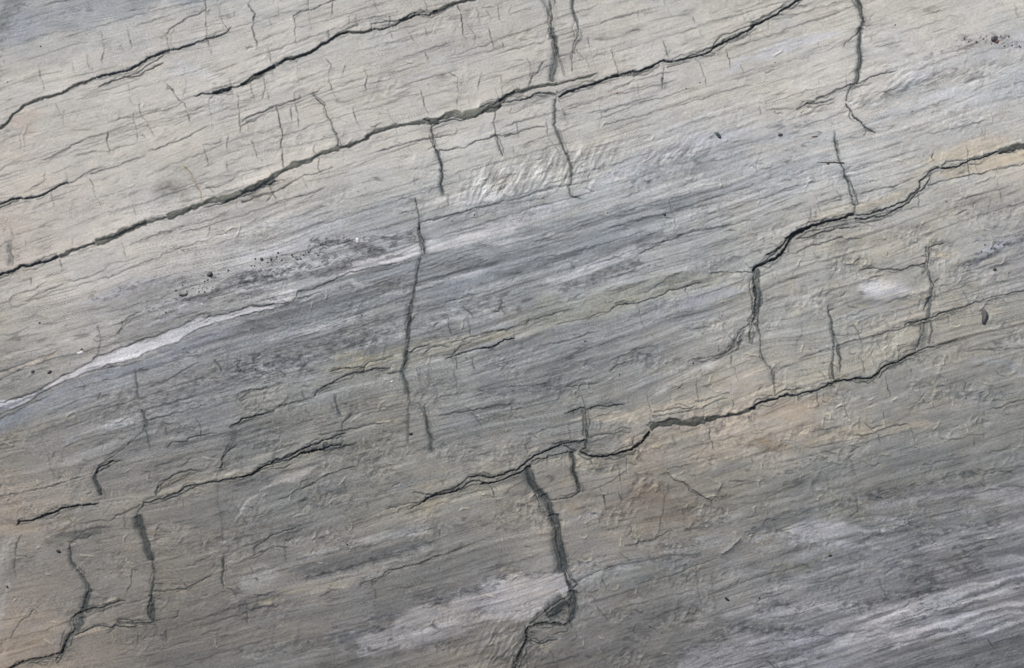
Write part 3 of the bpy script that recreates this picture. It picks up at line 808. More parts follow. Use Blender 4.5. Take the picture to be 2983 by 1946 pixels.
k 3 .5 1470,1020 1510,1060 1530,1090
k 3 .4 1530,1020 1570,1060
s 3 .6 1350,1250 1450,1235 1560,1210 1650,1165 1775,1150
s 3 .6 1520,1160 1590,1130
g 7 .35 1415,360 1410,480 1440,620 1440,760
s 3 .7 1500,890 1570,860 1650,820 1700,795 1775,780
s 3 .7 1620,760 1700,725 1775,690
g 8 .4 805,560 805,660
g 6 .4 900,1300 890,1400
g 8 .4 1080,1300 1075,1390
h 3 .8 850,920 855,1000 820,1060 800,1090
s 3 .6 840,920 900,915
s 3 .7 1290,1345 1370,1315 1440,1290
C1
k 4 .9 0,320 60,300 110,280 140,255 200,235 270,215 330,210 370,180 400,160
k 9 .95 390,165 440,155 490,145 545,135
k 4 .9 545,135 600,120 650,110 670,80
k 3 .8 120,240 200,215 280,195 340,170 400,145 470,105 540,85 600,70 660,60
k 3 .5 200,265 280,260 340,235
k 3 .5 540,165 620,140 700,115
k 3 .5 240,470 300,450 350,410 400,390 460,370 520,330 600,290 680,265 760,255
k 3 .4 380,390 400,350 440,325
s 3 .8 390,395 480,350
k 3 .5 80,785 140,745 200,700 220,690 280,670 350,650 400,625
s 3 .8 0,870 60,850 120,830 160,795 220,770 310,770
s 3 .6 0,770 80,750
k 3 .6 930,525 1010,510 1090,490 1150,480
k 3 .8 1080,530 1140,500 1200,475
k 6 .95 1180,485 1220,450 1260,435 1320,425 1380,410 1420,395
k 3 .7 1100,415 1180,425 1240,435 1320,410 1390,390 1440,350 1480,320 1540,310
k 4 .85 1420,400 1450,370 1490,345 1540,340 1590,360
k 3 .6 1430,400 1500,370 1560,365 1620,360
k 4 .8 1480,320 1540,310 1610,320
s 3 .5 1500,310 1560,260
k 3 .6 760,1030 810,1000 860,980 920,960 960,920 1030,910 1090,890 1170,875 1230,845 1320,820
s 3 .9 1320,820 1400,790 1480,760 1530,740
k 3 .4 850,1000 920,970 990,920 1060,915
h 3 .9 850,960 855,1040
s 3 .5 1530,740 1620,725 1700,710
s 3 .8 40,1100 110,1090 180,1070 250,1045
s 3 .8 40,1180 130,1160 230,1160 280,1130
s 3 .8 500,1095 580,1060 660,1040
k 3 .5 40,1100 40,1180
g 8 .5 40,1180 40,1280
g 6 .4 290,740 295,880
C2
g 22 1 590,160 600,230 600,300
k 4 .8 600,180 605,280 625,340 625,410
g 20 .7 605,290 635,370 635,430
k 4 .9 650,420 600,445 540,460 480,470 440,475
k 3 .6 665,380 655,420
g 26 .9 310,240 320,310 350,380 400,430 430,480
g 30 .9 410,430 445,500 465,570 485,640
k 3 .7 310,350 350,420 375,480 390,550
k 3 .6 330,330 370,400 430,450
k 3 .6 440,490 450,560 470,620
g 24 .4 390,470 400,540 440,600
g 34 1 485,560 500,640 495,700 510,760 530,830 540,880 550,940
k 3 .6 480,640 490,720 520,830 545,930
k 7 .95 545,930 560,990 580,1030 590,1070
k 3 .8 560,930 590,980 625,1010 600,1040
k 4 .85 590,1070 540,1110 470,1150 420,1190 370,1230 320,1270
g 28 .85 600,1050 610,1150 600,1220 575,1260
k 4 .9 590,1080 580,1130 575,1200
k 3 .7 620,1050 625,1150 630,1200
k 9 1 580,1255 540,1275 480,1270 420,1265 360,1275 310,1290
k 11 1 310,1285 300,1340 300,1390 270,1440 250,1500 225,1553
k 4 .9 310,1370 350,1380 390,1395 410,1390
k 3 .9 410,1390 440,1370 500,1370
k 3 .7 390,1400 350,1440
k 3 .7 540,1240 500,1220 430,1230
k 3 .7 420,1200 440,1220 480,1215 540,1180
k 3 .7 570,1290 560,1310 480,1330 460,1350
k 3 .6 320,1310 350,1320
g 60 .7 560,1130 500,1180 440,1220
k 5 .95 0,315 60,320 120,310 170,290 230,270 290,220 340,190 400,160 470,130 530,105 590,95
k 4 .9 590,95 640,95 680,75
k 5 .9 0,360 60,360 110,350 180,320 260,285 320,240
k 3 .8 330,215 420,195 500,170 560,160 620,155
k 3 .6 540,110 590,140 620,155
k 7 1 640,155 700,180 760,187 830,182 890,165 950,148 1000,128
k 10 1 990,130 1040,95 1070,60 1095,25
k 3 .8 680,75 680,130 640,155
k 3 .6 850,165 920,130 990,110
h 3 1 875,200 890,260 900,330 910,390
h 3 1 945,150 950,300
k 3 .6 1015,140 1020,230
h 3 .9 1230,60 1260,110
h 3 1 710,200 730,260 700,330
h 3 1 780,390 800,460 815,530
h 3 1 890,410 920,480
h 3 1 1520,60 1550,130
s 3 .7 700,410 800,370 880,320 930,290 1000,250
s 3 .8 1200,270 1290,245 1400,225
h 3 1 1200,280 1260,340 1340,370 1400,420 1490,470
h 3 1 1280,330 1350,400 1410,440
h 3 .9 1500,460 1530,390 1600,350
s 3 .7 1600,350 1700,340 1775,345
k 3 .5 930,770 1020,745 1110,725 1180,690 1240,660
k 3 .5 1530,840 1500,860 1420,880 1340,920 1280,945 1180,970 1000,1010
k 3 .5 1690,700 1730,690 1775,685
k 3 .4 630,1000 680,960 750,930 850,900
g 9 .5 820,900 1000,870 1200,830 1440,820
g 5 .4 1480,900 1500,1020 1520,1190
g 5 .35 1390,900 1410,1050 1430,1160
h 3 1 60,370 90,430 110,500
k 3 .8 500,570 515,680 540,790 560,900
k 3 .7 470,600 490,700 505,780
C3
k 3 .5 695,440 700,540 650,575 620,580
g 6 .35 650,180 680,280 710,350
k 3 .4 1520,305 1600,280 1680,285 1700,310
k 3 .4 1490,350 1530,385
k 3 .35 1600,380 1700,375 1775,380
k 3 .4 840,970 850,1020 885,1070 885,1120
k 3 .5 1530,1360 1560,1400 1580,1430
k 4 .5 105,1505 140,1530 165,1553
"""
# ------------------------------------------------------------------ zone maps (columns left to right, rows top to bottom, 0..9)
def zone(rows): return grid_sample(np.array([[float(c) for c in r] for r in rows])[..., None], X+30*wob/10, Y)[..., 0].astype(np.float32)/9
Z_STREAK = zone(['211111111100','111111111122','111111244322','113555543224','235556544333','245434432223','222322222333','212334323455','112333225665'])
Z_CRUMP  = zone(['122222222211','222333322234','222334443345','222322246887','212555556886','444676668876','556775897653','456535675432','443227863212'])
Z_SPECK  = zone(['311111111111','111111111143','111111244332','115644433224','236765443222','556655532233','333553233444','344344345676','223453456555'])

# ------------------------------------------------------------------ mineral patches: veins, pale lenses, dark bands (colour of the stone itself)
XP = (X + 9*noise(U/60, VV/14, 31) + 2.5*noise(X/13, Y/9, 32)).astype(np.float32)
YP = (Y + 7*noise(U/70, VV/16, 33) + 2*noise(X/10, Y/10, 34)).astype(np.float32)
XF = (X + 1.6*noise(X/30, Y/20, 35)).astype(np.float32); YF = (Y + 1.8*noise(X/26, Y/20, 36)).astype(np.float32)
def pdist(p, m, x, y, closed=False):
    q = p+[p[0]] if closed else p
    a = np.array(q); sl = box(a[:,0].min()-m, a[:,1].min()-m, a[:,0].max()+m, a[:,1].max()+m)
    px, py = x[sl], y[sl]; best = np.full(px.shape, 1e9, np.float32); ins = np.zeros(px.shape, bool); tt = np.zeros_like(best); L = 0
    for (ax, ay), (bx, by) in zip(q[:-1], q[1:]):
        dx, dy = bx-ax, by-ay; l = math.hypot(dx, dy)+1e-6
        t = np.clip(((px-ax)*dx+(py-ay)*dy)/(l*l), 0, 1); d = np.hypot(px-ax-t*dx, py-ay-t*dy)
        tt = np.where(d < best, L+t*l, tt); best = np.minimum(best, d); L += l
        if closed: ins ^= ((ay > py) != (by > py)) & (px < (bx-ax)*(py-ay)/(by-ay+1e-9)+ax)
    return sl, best, ins, tt, L
def blend(sl, col, m):
    m = m[..., None]; COL[sl] = COL[sl]*(1-m) + np.array(col, np.float32)*m
def fill(tile, s, col, a=0.9, soft=6, fine=False):
    p = extend(tp(tile, s)) if False else tp(tile, s)
    p = [(x-400 if x < 6 else x+400 if x > W-6 else x, y-300 if y < 6 else y+300 if y > H-6 else y) for x, y in p]
    sl, d, ins, t, L = pdist(p, 70, XF if fine else XP, YF if fine else YP, True)
    sd_ = np.where(ins, -d, d); k = sstep(soft, -soft, sd_)
    tex = 1 - 0.35*np.clip(fbm(U[sl]/120, VV[sl]/7, 41)+0.1, 0, 1)*(0 if fine else 1)
    blend(sl, col, a*k*tex); return sl, sd_
def stroke(tile, w, col, a, s, rag=1.0):
    p = extend(tp(tile, s)); sl, d, ins, t, L = pdist(p, w*1.6+20, XP, YP)
    hw = w*0.5*(1+0.45*n1(t/70, w)+0.3*n1(t/25, w+3)); end = np.clip(np.minimum(t, L-t)/(w*2.2), 0, 1)**0.7
    k = sstep(1.25, 0.45, d/(hw*end+.5))
    tex = 1 - rag*0.6*np.clip(fbm(U[sl]/60, VV[sl]/5, 43)*1.4+0.2, 0, 1)
    blend(sl, col, a*k*tex)
def blob(x, y, rx, ry, ang, col, a, rag=1.0):
    m = max(rx, ry)*1.8; sl = box(x-m, y-m, x+m, y+m); px, py = XP[sl]-x, YP[sl]-y
    c, s_ = math.cos(R(ang)), math.sin(R(ang)); u = (px*c-py*s_)/rx; v = (px*s_+py*c)/ry
    k = np.exp(-(u*u+v*v)**1.2); tex = 1 - rag*0.6*np.clip(fbm(X[sl]/16, Y[sl]/9, 44)*1.6+0.2, 0, 1)
    blend(sl, col, a*k*tex)
LIL = (187,187,194); PALE = (204,204,207); BLUE = (140,147,157); DGR = (112,115,120); OLV = (166,163,146); TAN = (180,160,134)
# broad bands of blue-grey and pale stone
fill('B1', '340,525 450,475 650,400 760,320 950,275 1110,240 1200,205 1350,165 1500,115 1775,60 2100,-30 2500,-120 2900,-200 3350,-280 2950,-120 2550,30 2150,220 1775,350 1300,440 900,540 500,620 340,580', (140,148,156), .6, 5)
CRM = (188,181,162)
stroke('A3', 46, CRM, .5, '330,1440 500,1380 640,1340 760,1340 900,1290 1000,1240 1080,1170 1200,1040 1400,990 1600,940', .5)
stroke('A3', 40, CRM, .5, '1200,1160 1400,1110 1600,1060 1775,1010', .5)
stroke('B3', 60, (176,172,158), .5, '120,1040 400,960 600,900 900,820 1100,700 1250,640', .5)
stroke('B3', 60, (174,171,160), .45, '300,140 600,160 900,140 1150,200', .5)
stroke('B3', 40, CRM, .45, '0,1110 300,1040 560,960 800,930', .5)
stroke('B2', 50, CRM, .5, '1000,1270 1200,1210 1400,1160 1600,1150 1775,1120', .5)
stroke('B2', 46, CRM, .5, '560,1280 700,1250 900,1230 1040,1290', .5)
stroke('C2', 50, CRM, .45, '420,220 540,200 700,230 900,210', .5)
stroke('C2', 40, (176,168,150), .5, '320,1350 420,1430 520,1350', .5)
stroke('C1', 40, CRM, .45, '1250,480 1450,440 1650,400 1775,380', .5)
stroke('C1', 30, CRM, .45, '60,300 250,250 420,190 600,150', .5)
stroke('C0', 40, (176,166,146), .5, '940,470 1150,400 1400,330 1600,290 1775,240', .5)
stroke('C0', 34, (176,164,144), .45, '200,560 450,480 640,460', .5)
stroke('B1', 30, (178,173,152), .5, '560,950 720,930 880,890 1060,860', .5)
stroke('B2', 40, (172,168,150), .45, '0,760 250,700 500,630 800,560 1100,470 1400,380 1700,310', .5)
stroke('B1', 46, (174,176,183), .75, '0,230 200,180 500,120 800,95 1150,85 1400,60 1775,0')
stroke('A2', 44, (186,187,195), .7, '0,1480 200,1430 500,1330 700,1230 900,1110 1200,990 1500,890 1775,830')
stroke('A2', 50, (160,168,176), .6, '300,1400 700,1290 1000,1150 1400,1040 1775,960')
stroke('A3', 60, (160,168,175), .55, '0,1130 200,1090 400,1040 540,1000')
stroke('A3', 44, (176,182,187), .5, '0,930 300,880 600,880 800,900 1000,900')
stroke('A3', 46, (188,191,199), .75, '0,400 150,330 330,265 520,225 600,215')
stroke('A3', 46, (186,190,196), .75, '760,800 900,740 1100,690 1200,620 1330,600 1500,620')
stroke('A3', 50, (184,188,194), .7, '1000,540 1200,450 1400,390 1600,330 1775,260')
stroke('A3', 30, (165,172,177), .6, '650,640 760,680 900,640 1050,560 1180,520')
stroke('A0', 90, (152,158,168), .75, '0,250 150,150 350,110 600,70 900,0', .5)
stroke('A0', 50, (118,125,128), .7, '0,150 60,60 90,0', .6)
stroke('A0', 30, (140,146,146), .6, '60,230 40,130 110,60 180,20', .6)
stroke('A0', 24, (190,192,196), .6, '1030,470 1200,440 1330,480 1450,500')
stroke('A0', 34, (180,186,192), .5, '1050,400 1150,390 1250,430 1330,440')
stroke('A0', 20, (193,192,190), .5, '720,1250 900,1220 1000,1190')
blob(487,550,36,24,0,(126,124,112),.7)
blob(540,575,16,30,10,(150,146,134),.5)
for q in [(70,340,28,34),(60,365,50,20),(110,330,16,20)]: blob(*q, -40, (196,176,160), .5)
stroke('A2', 34, (192,193,199), .75, '1560,480 1640,440 1700,370 1775,340')
stroke('A1', 40, (184,188,190), .6, '1080,520 1200,480 1290,400 1400,470')
stroke('A1', 70, (196,194,188), .5, '900,1080 1150,1020 1250,1000', .3)
stroke('A1', 60, (186,190,190), .6, '1340,1340 1450,1250 1600,1150 1775,1040')
stroke('A1', 24, (200,200,202), .7, '1180,1330 1300,1290 1500,1290 1650,1260 1775,1200')
stroke('B1', 60, (138,147,156), .6, '500,480 700,400 950,330 1250,260 1600,190 1775,150', .4)
stroke('B1', 70, (140,148,156), .6, '0,720 300,640 700,520 1100,420 1500,330 1775,300', .4)
stroke('B1', 70, (146,154,161), .5, '1150,360 1500,270 1775,200', .5)
stroke('B1', 26, (176,180,184), .7, '130,770 260,720 400,690 560,660 760,600')
stroke('B1', 40, (172,177,182), .7, '440,520 560,480 640,450 720,410')
stroke('B1', 30, (182,184,186), .8, '700,370 760,400 800,420')
stroke('B1', 60, (120,125,126), .55, '40,900 250,850 450,860 620,800 760,760 900,730', .8)
stroke('B1', 46, (112,119,126), .5, '150,930 300,900 420,930 460,980', .8)
stroke('B1', 34, (112,114,118), .7, '0,420 150,380 300,350 500,330 700,270 800,230', .8)
stroke('B1', 22, (105,106,112), .75, '480,130 620,120 760,150 900,190 960,170', .9)
stroke('B1', 16, (110,110,118), .7, '820,100 960,100 1140,95', .9)
fill('B1', '640,330 720,260 850,210 960,200 1080,140 1160,130 1160,200 1060,240 940,260 800,280 720,320', (190,188,192), .85, 5)
fill('B1', '1200,110 1330,130 1480,70 1775,20 1775,60 1560,110 1350,160 1220,200', (196,196,200), .75, 8)
fill('B1', '90,530 140,500 190,465 260,445 370,430 365,480 345,505 250,515 170,530', (194,195,200), .95, 3)
stroke('B1', 20, (178,181,186), .7, '340,560 420,480 520,440 620,410 700,370')
stroke('B1', 26, (176,178,178), .6, '980,740 1080,700')
stroke('B1', 16, (168,172,176), .7, '0,990 80,1000 180,980')
stroke('B1', 44, (160,162,168), .5, '1220,660 1300,640 1450,620 1600,640 1775,560')
stroke('B1', 30, (176,180,184), .6, '1540,560 1650,590 1775,540')
stroke('B1', 60, (168,164,144), .55, '540,960 760,930 950,900 1090,860 1250,800 1500,760 1775,690', .5)
stroke('B1', 40, (168,164,142), .5, '600,880 700,850 900,880', .6)
stroke('B1', 80, (150,153,150), .5, '500,1120 800,1020 1080,980 1400,900 1775,850', .5)
stroke('B1', 30, (120,128,130), .5, '1240,1230 1450,1220 1600,1180 1775,1150')
stroke('B1', 44, (146,152,158), .5, '1290,1330 1500,1280 1775,1180')
# the long white vein
vein_sl = fill('B0', '0,1172 100,1141 200,1106 270,1076 330,1041 400,996 470,966 530,931 590,896 640,861 700,846 780,811 860,786 930,756 1020,731 1100,696 1180,671 1230,641 1290,606 1340,612 1400,607 1480,587 1560,567 1640,537 1700,546 1775,527 1775,556 1650,576 1530,606 1430,636 1330,661 1250,694 1150,764 1050,794 960,824 880,864 800,894 720,904 640,934 560,959 480,994 400,1024 330,1059 250,1099 180,1150 80,1196 0,1225', (193,193,199), .96, 3, True)
stroke('B0', 24, (206,206,210), .85, '600,920 760,870 900,820 1040,740 1120,720')
stroke('B0', 8, (128,128,146), .7, '0,1200 100,1170 220,1115 330,1058')
stroke('B0', 26, (112,118,126), .6, '300,1150 600,990 850,940 1100,870 1400,740 1775,640', .8)
stroke('B1', 30, (114,120,127), .6, '0,640 300,570 600,480 900,400 1100,340', .8)
stroke('B1', 36, (116,121,127), .6, '1150,330 1400,270 1775,200', .8)
stroke('B2', 34, (114,120,126), .55, '0,330 300,300 600,200 900,120 1200,60', .8)
stroke('B1', 12, (176,180,186), .7, '900,470 1200,400 1500,330 1775,290', .8)
stroke('B2', 12, (176,180,186), .7, '0,150 300,90 600,60 900,-20 1200,-80', .8)
stroke('B0', 30, (140,147,158), .75, '0,1290 150,1220 300,1130 500,1040 700,960 900,930 1100,850 1300,760 1600,640 1775,600', .5)
stroke('B0', 60, (136,143,152), .6, '0,1320 300,1180 700,1030 1100,920 1500,820 1775,760', .5)
stroke('B0', 70, (118,123,130), .5, '1200,1120 1400,1060 1600,980 1775,930', .6)
stroke('B0', 34, (150,149,142), .7, '0,1080 200,1010 350,910 500,850 650,800', .4)
stroke('B0', 40, (152,151,146), .6, '660,800 900,730 1100,650 1220,600', .5)
stroke('B0', 14, (196,178,156), .6, '0,975 150,930 260,880 400,840')
stroke('B0', 16, (182,183,190), .6, '880,700 1000,640 1150,590 1200,520 1350,490 1500,430 1700,400')
stroke('B0', 30, (110,111,116), .7, '1200,500 1350,480 1500,390 1600,350 1775,330', .9)
stroke('B0', 20, (112,112,118), .6, '1400,520 1550,470 1775,430', .8)
stroke('B0', 40, (164,168,180), .45, '500,530 700,470 850,400 1100,360')
stroke('B0', 26, (166,164,170), .4, '950,560 1050,540 1100,500')
stroke('B0', 18, (168,170,176), .6, '900,1160 1100,1110 1250,1090')
stroke('B0', 22, (158,162,170), .7, '400,1430 600,1330 720,1310 860,1260')
stroke('B0', 16, (166,169,174), .6, '740,1240 850,1220 950,1220')
stroke('B0', 12, (172,176,182), .6, '640,1310 760,1320 820,1290')
stroke('B0', 44, (122,122,116), .5, '180,1400 260,1360 320,1330 400,1290', .8)
stroke('B0', 16, (160,158,150), .6, '0,1500 80,1470 160,1470')
stroke('B0', 50, (150,140,122), .35, '0,1420 200,1330 500,1240')
fill('B2', '400,400 440,360 510,350 600,310 700,275 790,230 860,205 950,170 1040,130 960,215 880,255 780,290 690,330 600,365 500,395', (184,187,194), .85, 9)
stroke('B2', 14, (166,172,180), .6, '0,235 150,190 300,150 500,120')
stroke('B2', 18, (174,178,186), .6, '0,70 130,40 300,20 500,0')
stroke('B2', 20, (166,172,178), .6, '100,140 400,140 700,60 1000,0')
stroke('B2', 26, (118,124,130), .5, '500,440 700,380 850,300 950,240', .8)
stroke('B2', 70, (150,152,138), .5, '100,640 400,560 700,540 900,480 1100,400 1400,330', .5)
stroke('B2', 44, (152,158,170), .6, '1200,560 1400,500 1600,450 1740,420', .5)
stroke('B2', 60, (156,160,166), .5, '900,640 1200,600 1500,580 1700,540', .5)
stroke('B2', 40, (136,140,142), .5, '0,1130 200,1090 500,1050 700,1030', .7)
stroke('B2', 34, (132,136,142), .5, '940,900 1050,870 1150,860', .7)
stroke('B2', 50, (158,162,162), .5, '1060,1000 1250,960 1400,900')
blob(1400+1485/2.219, 650+915/2.219, 24, 17, 15, (200,202,204), .9, .2)
blob(1400+1180/2.219, 650+1075/2.219, 30, 9, 30, (190,190,190), .6, .2)
stroke('B2', 30, (186,172,152), .5, '700,1250 900,1260 1100,1200 1400,1170 1600,1100', .5)
for q in [(2130,1230,70,45),(2000,1235,60,40),(1890,1290,60,50),(1840,1300,30,40)]: blob(*q, 10, (196,174,152), .36, .6)
for q in [(2060,1330,70,34),(2200,1270,70,40),(2330,1230,50,50),(2280,1180,60,30)]: blob(*q, 15, (184,166,144), .34, .6)
stroke('C2', 50, (140,124,108), .5, '900,500 1050,400 1200,450 1300,560', .5)
stroke('C2', 40, (132,120,108), .5, '1050,600 1250,560 1450,600', .5)
blob(1400+1080/2.219, 1246+420/2.219, 50, 40, 10, (128,112,98), .5, .5)
# pale lens and blue-grey patches on the right
fill('B3', '715,400 780,370 860,370 950,395 1040,410 1060,440 960,450 900,470 820,482 750,465 710,435', (194,195,199), .9, 13)
blob(2183+850/2.219, 650+425/2.219, 38, 15, 5, (214,213,216), .9, .1)
stroke('B3', 30, (160,165,172), .6, '560,620 750,590 950,570 1100,540')
stroke('B3', 22, (132,136,142), .6, '700,520 850,510 950,480 1050,500', .7)
stroke('B3', 44, (140,146,158), .65, '1420,290 1530,200 1650,140 1775,90', .8)
stroke('B3', 22, (176,178,190), .6, '1500,180 1600,160 1720,80')
stroke('B3', 40, (140,142,150), .5, '1480,300 1620,270 1775,230', .8)
stroke('B3', 26, (160,164,170), .5, '1400,880 1650,900 1775,960', .6)
stroke('B3', 40, (138,143,146), .5, '1200,1100 1450,1120 1775,1080', .5)
stroke('B3', 18, (166,164,160), .5, '780,1250 950,1190 1100,1180')
blob(2183+870/2.219, 650+920/2.219, 90, 26, 25, (150,146,134), .35)
stroke('B3', 24, (190,174,146), .5, '1190,200 1260,200 1340,210')
stroke('B3', 60, (182,164,142), .55, '20,1260 200,1220 400,1180 560,1120', .4)
stroke('B3', 40, (186,172,150), .5, '350,1440 560,1370 760,1340 1000,1310 1200,1290', .5)
stroke('B3', 30, (160,138,114), .5, '20,1400 180,1450 300,1450', .5)
stroke('A3', 60, (200,184,160), .5, '1150,1040 1350,980 1500,930 1700,900', .4)
stroke('A3', 30, (196,180,154), .5, '1180,1130 1400,1100 1600,1050 1775,1000', .4)
stroke('A3', 40, (190,178,156), .5, '700,1340 850,1290 1000,1250', .4)
stroke('A3', 70, (168,166,160), .5, '1150,1400 1350,1350 1550,1330 1775,1330', .5)
stroke('A3', 26, (160,160,160), .5, '1340,230 1500,300 1700,250')
# lower left tans
stroke('C0', 70, (170,152,130), .5, '100,1480 200,1400 330,1300 440,1250', .4)
stroke('C0', 40, (176,160,138), .5, '0,650 150,640 300,650', .4)
stroke('C0', 60, (160,148,134), .5, '0,560 200,500 450,440', .4)
stroke('C0', 20, (196,178,152), .7, '500,1350 600,1300 680,1290', .3)
stroke('C0', 12, (190,176,154), .6, '640,1150 720,1120 780,1105', .3)
stroke('C0', 14, (184,170,146), .6, '760,1272 880,1268', .3)
stroke('C0', 60, (166,164,160), .5, '0,900 60,760 200,700 290,690', .5)
stroke('C0', 60, (170,170,170), .5, '0,1150 30,1060 60,980', .5)
stroke('C0', 90, (138,137,134), .5, '1050,640 1200,560 1400,480', .3)
stroke('C0', 70, (124,122,116), .5, '1000,790 1200,760 1400,680 1600,600', .6)
stroke('C0', 44, (128,124,114), .5, '300,740 400,720 560,680 700,650', .7)
stroke('C0', 20, (158,158,156), .6, '1480,950 1600,910 1700,890 1775,930')
stroke('C0', 30, (150,152,150), .5, '1500,980 1650,980 1775,970')
stroke('C0', 14, (156,154,150), .6, '920,1440 980,1415 1030,1410')
stroke('C0', 20, (164,152,130), .5, '1040,1040 1180,1060 1300,1010 1400,960', .3)
stroke('C0', 40, (158,150,128), .5, '1020,400 1120,340 1260,310', .5)
# lower middle
stroke('C1', 36, (188,180,176), .6, '130,410 200,370 260,330 400,300 480,260', .5)
stroke('C1', 26, (188,182,176), .6, '0,560 60,470 120,430', .3)
stroke('C1', 40, (126,129,130), .55, '300,500 500,400 760,330 1000,340', .7)
stroke('C1', 34, (122,128,132), .5, '1000,400 1100,350 1250,320 1360,300', .6)
stroke('C1', 28, (160,160,144), .7, '1100,410 1180,430', .4)
stroke('C1', 26, (168,160,138), .7, '900,560 1060,520 1200,510 1340,470', .3)
stroke('C1', 60, (150,147,138), .6, '700,640 1000,560 1300,560', .4)
stroke('C1', 60, (156,154,148), .6, '1250,520 1500,500 1775,420', .4)
fill('C1', '330,860 420,820 500,790 640,770 700,745 850,700 960,670 1120,620 1240,615 1220,670 1120,700 960,720 820,750 700,785 520,825 400,850', (166,167,166), .85, 6)
fill('C1', '0,975 60,945 150,925 240,895 250,930 230,1000 120,1040 0,1050', (162,162,161), .75, 7)
stroke('C1', 34, (112,115,118), .65, '300,940 500,900 700,850 900,800 1100,760 1250,740', .5)
stroke('C1', 22, (104,107,110), .7, '420,970 600,930 750,900 900,850 1050,820', .7)
stroke('C1', 24, (170,160,138), .6, '250,1060 400,1050 600,1020 760,990', .4)
stroke('C1', 18, (172,160,132), .6, '40,1130 180,1120 300,1080 400,1070', .4)
stroke('C1', 26, (158,154,148), .5, '480,1000 700,960 850,910 1100,850')
stroke('C1', 110, (126,127,127), .55, '60,1280 400,1200 900,1080 1400,960 1775,860', .2)
stroke('C1', 90, (130,131,130), .5, '900,1040 1300,930 1775,820', .2)
stroke('C1', 50, (114,115,116), .5, '700,1230 950,1180 1250,1090 1600,1000', .5)
for q in [(700+950/2.219,1246+1220/2.219,30,16),(700+700/2.219,1246+1350/2.219,26,18),(700+880/2.219,1246+1300/2.219,20,10),(700+1300/2.219,1246+1120/2.219,24,18),(700+1600/2.219,1246+1030/2.219,30,12),(700+1450/2.219,1246+1050/2.219,24,10)]: blob(*q, 15, (102,106,112), .8, .7)
fill('C1', '760,1490 770,1420 750,1370 850,1320 990,1300 1000,1230 1060,1190 1200,1140 1340,1160 1370,1090 1480,1080 1620,1070 1640,1010 1775,965 1900,950 2100,930 2110,980 2150,1060 2080,1130 1900,1200 1775,1215 1600,1250 1400,1350 1200,1400 1000,1440 850,1480', (171,168,170), .8, 9)
stroke('C1', 20, (186,182,182), .6, '1100,1340 1400,1250 1700,1110 1775,1080')
stroke('C1', 26, (124,122,120), .5, '800,1520 1000,1480 1200,1420 1400,1350 1600,1290', .6)
for q in [(1264,1826,13,6,-40),(1085,1892,22,5,-5),(1400,1770,20,4,12),(1137,1863,9,5,0)]: blob(*q, (98,98,102), .85, .4)
stroke('C1', 22, (150,148,148), .6, '0,1480 300,1500 600,1440 760,1420', .9)
stroke('C1', 20, (148,147,147), .6, '560,1330 650,1290 760,1290')
stroke('C1', 26, (108,110,112), .5, '200,1470 350,1380 600,1330', .9)
# lower right: flowing streaks
fill('C2', '0,995 100,985 300,970 520,940 560,1010 580,1060 540,1100 480,1140 420,1180 360,1220 320,1250 0,1250', (172,169,171), .75, 7)
blob(1400+530/2.219, 1246+1165/2.219, 28, 30, 35, (112,106,98), .75, .3)
stroke('C2', 70, (146,146,146), .6, '560,620 700,580 820,560', .2)
stroke('C2', 70, (140,142,143), .5, '560,740 680,740 800,700', .3)
stroke('C2', 70, (132,138,140), .6, '650,1010 800,950 1000,950 1200,900 1400,870', .2)
stroke('C2', 22, (160,163,166), .6, '640,1000 740,930 900,900 1050,900', .5)
stroke('C2', 22, (164,163,162), .6, '560,900 700,870 800,860')
stroke('C2', 24, (158,156,152), .6, '900,840 1000,830 1080,800')
stroke('C2', 34, (120,117,112), .4, '900,1120 1150,1000 1400,960', .7)
stroke('C2', 60, (120,118,114), .5, '850,1380 1100,1280 1300,1200 1500,1150', .7)
stroke('C2', 50, (108,110,113), .5, '1100,1500 1300,1350 1500,1290 1775,1250', .7)
fill('C2', '1210,1553 1280,1500 1420,1480 1600,1420 1775,1350 1775,1553', (160,160,166), .8, 10)
stroke('C2', 18, (164,163,164), .6, '1380,730 1500,700 1600,690 1700,660')
stroke('C2', 22, (158,158,160), .5, '1180,800 1350,790 1500,750 1600,720')
stroke('C2', 18, (166,165,165), .5, '1000,750 1180,740 1320,770')
stroke('C2', 70, (138,140,138), .5, '1400,320 1600,250 1775,210', .2)
stroke('C3', 90, (136,139,137), .6, '0,400 400,300 900,240 1400,180 1775,130', .15)
stroke('C3', 70, (134,137,136), .5, '200,430 500,350 900,290 1300,240 1775,200', .2)
stroke('C3', 24, (110,113,114), .65, '0,690 100,620 250,560 500,510 700,460 950,400 1200,350 1500,300', 1)
stroke('C3', 22, (108,112,116), .6, '100,650 250,600 450,590', 1)
stroke('C3', 26, (114,114,122), .55, '900,470 1100,420 1300,400 1480,380', 1)
fill('C3', '235,650 300,610 420,590 500,600 600,590 650,630 715,660 640,700 560,715 450,718 330,700 260,685', (176,176,182), .85, 8)
stroke('C3', 20, (168,168,174), .7, '730,600 850,590 950,600 1050,640 1200,600 1400,540 1600,500 1775,460')
stroke('C3', 34, (164,164,172), .6, '750,520 1000,480 1300,430 1500,430 1775,420')
stroke('C3', 12, (178,180,184), .7, '660,630 740,660 860,668 960,640')
stroke('C3', 26, (120,124,124), .7, '760,690 900,690 1000,660 1200,620 1400,590 1650,580', .6)
stroke('C3', 44, (134,138,140), .5, '600,740 900,760 1200,680 1400,640', .3)
stroke('C3', 22, (166,166,172), .7, '0,740 150,690 300,700 480,720', .6)
stroke('C3', 18, (168,168,176), .6, '1100,800 1250,740 1400,680 1600,640 1775,610')
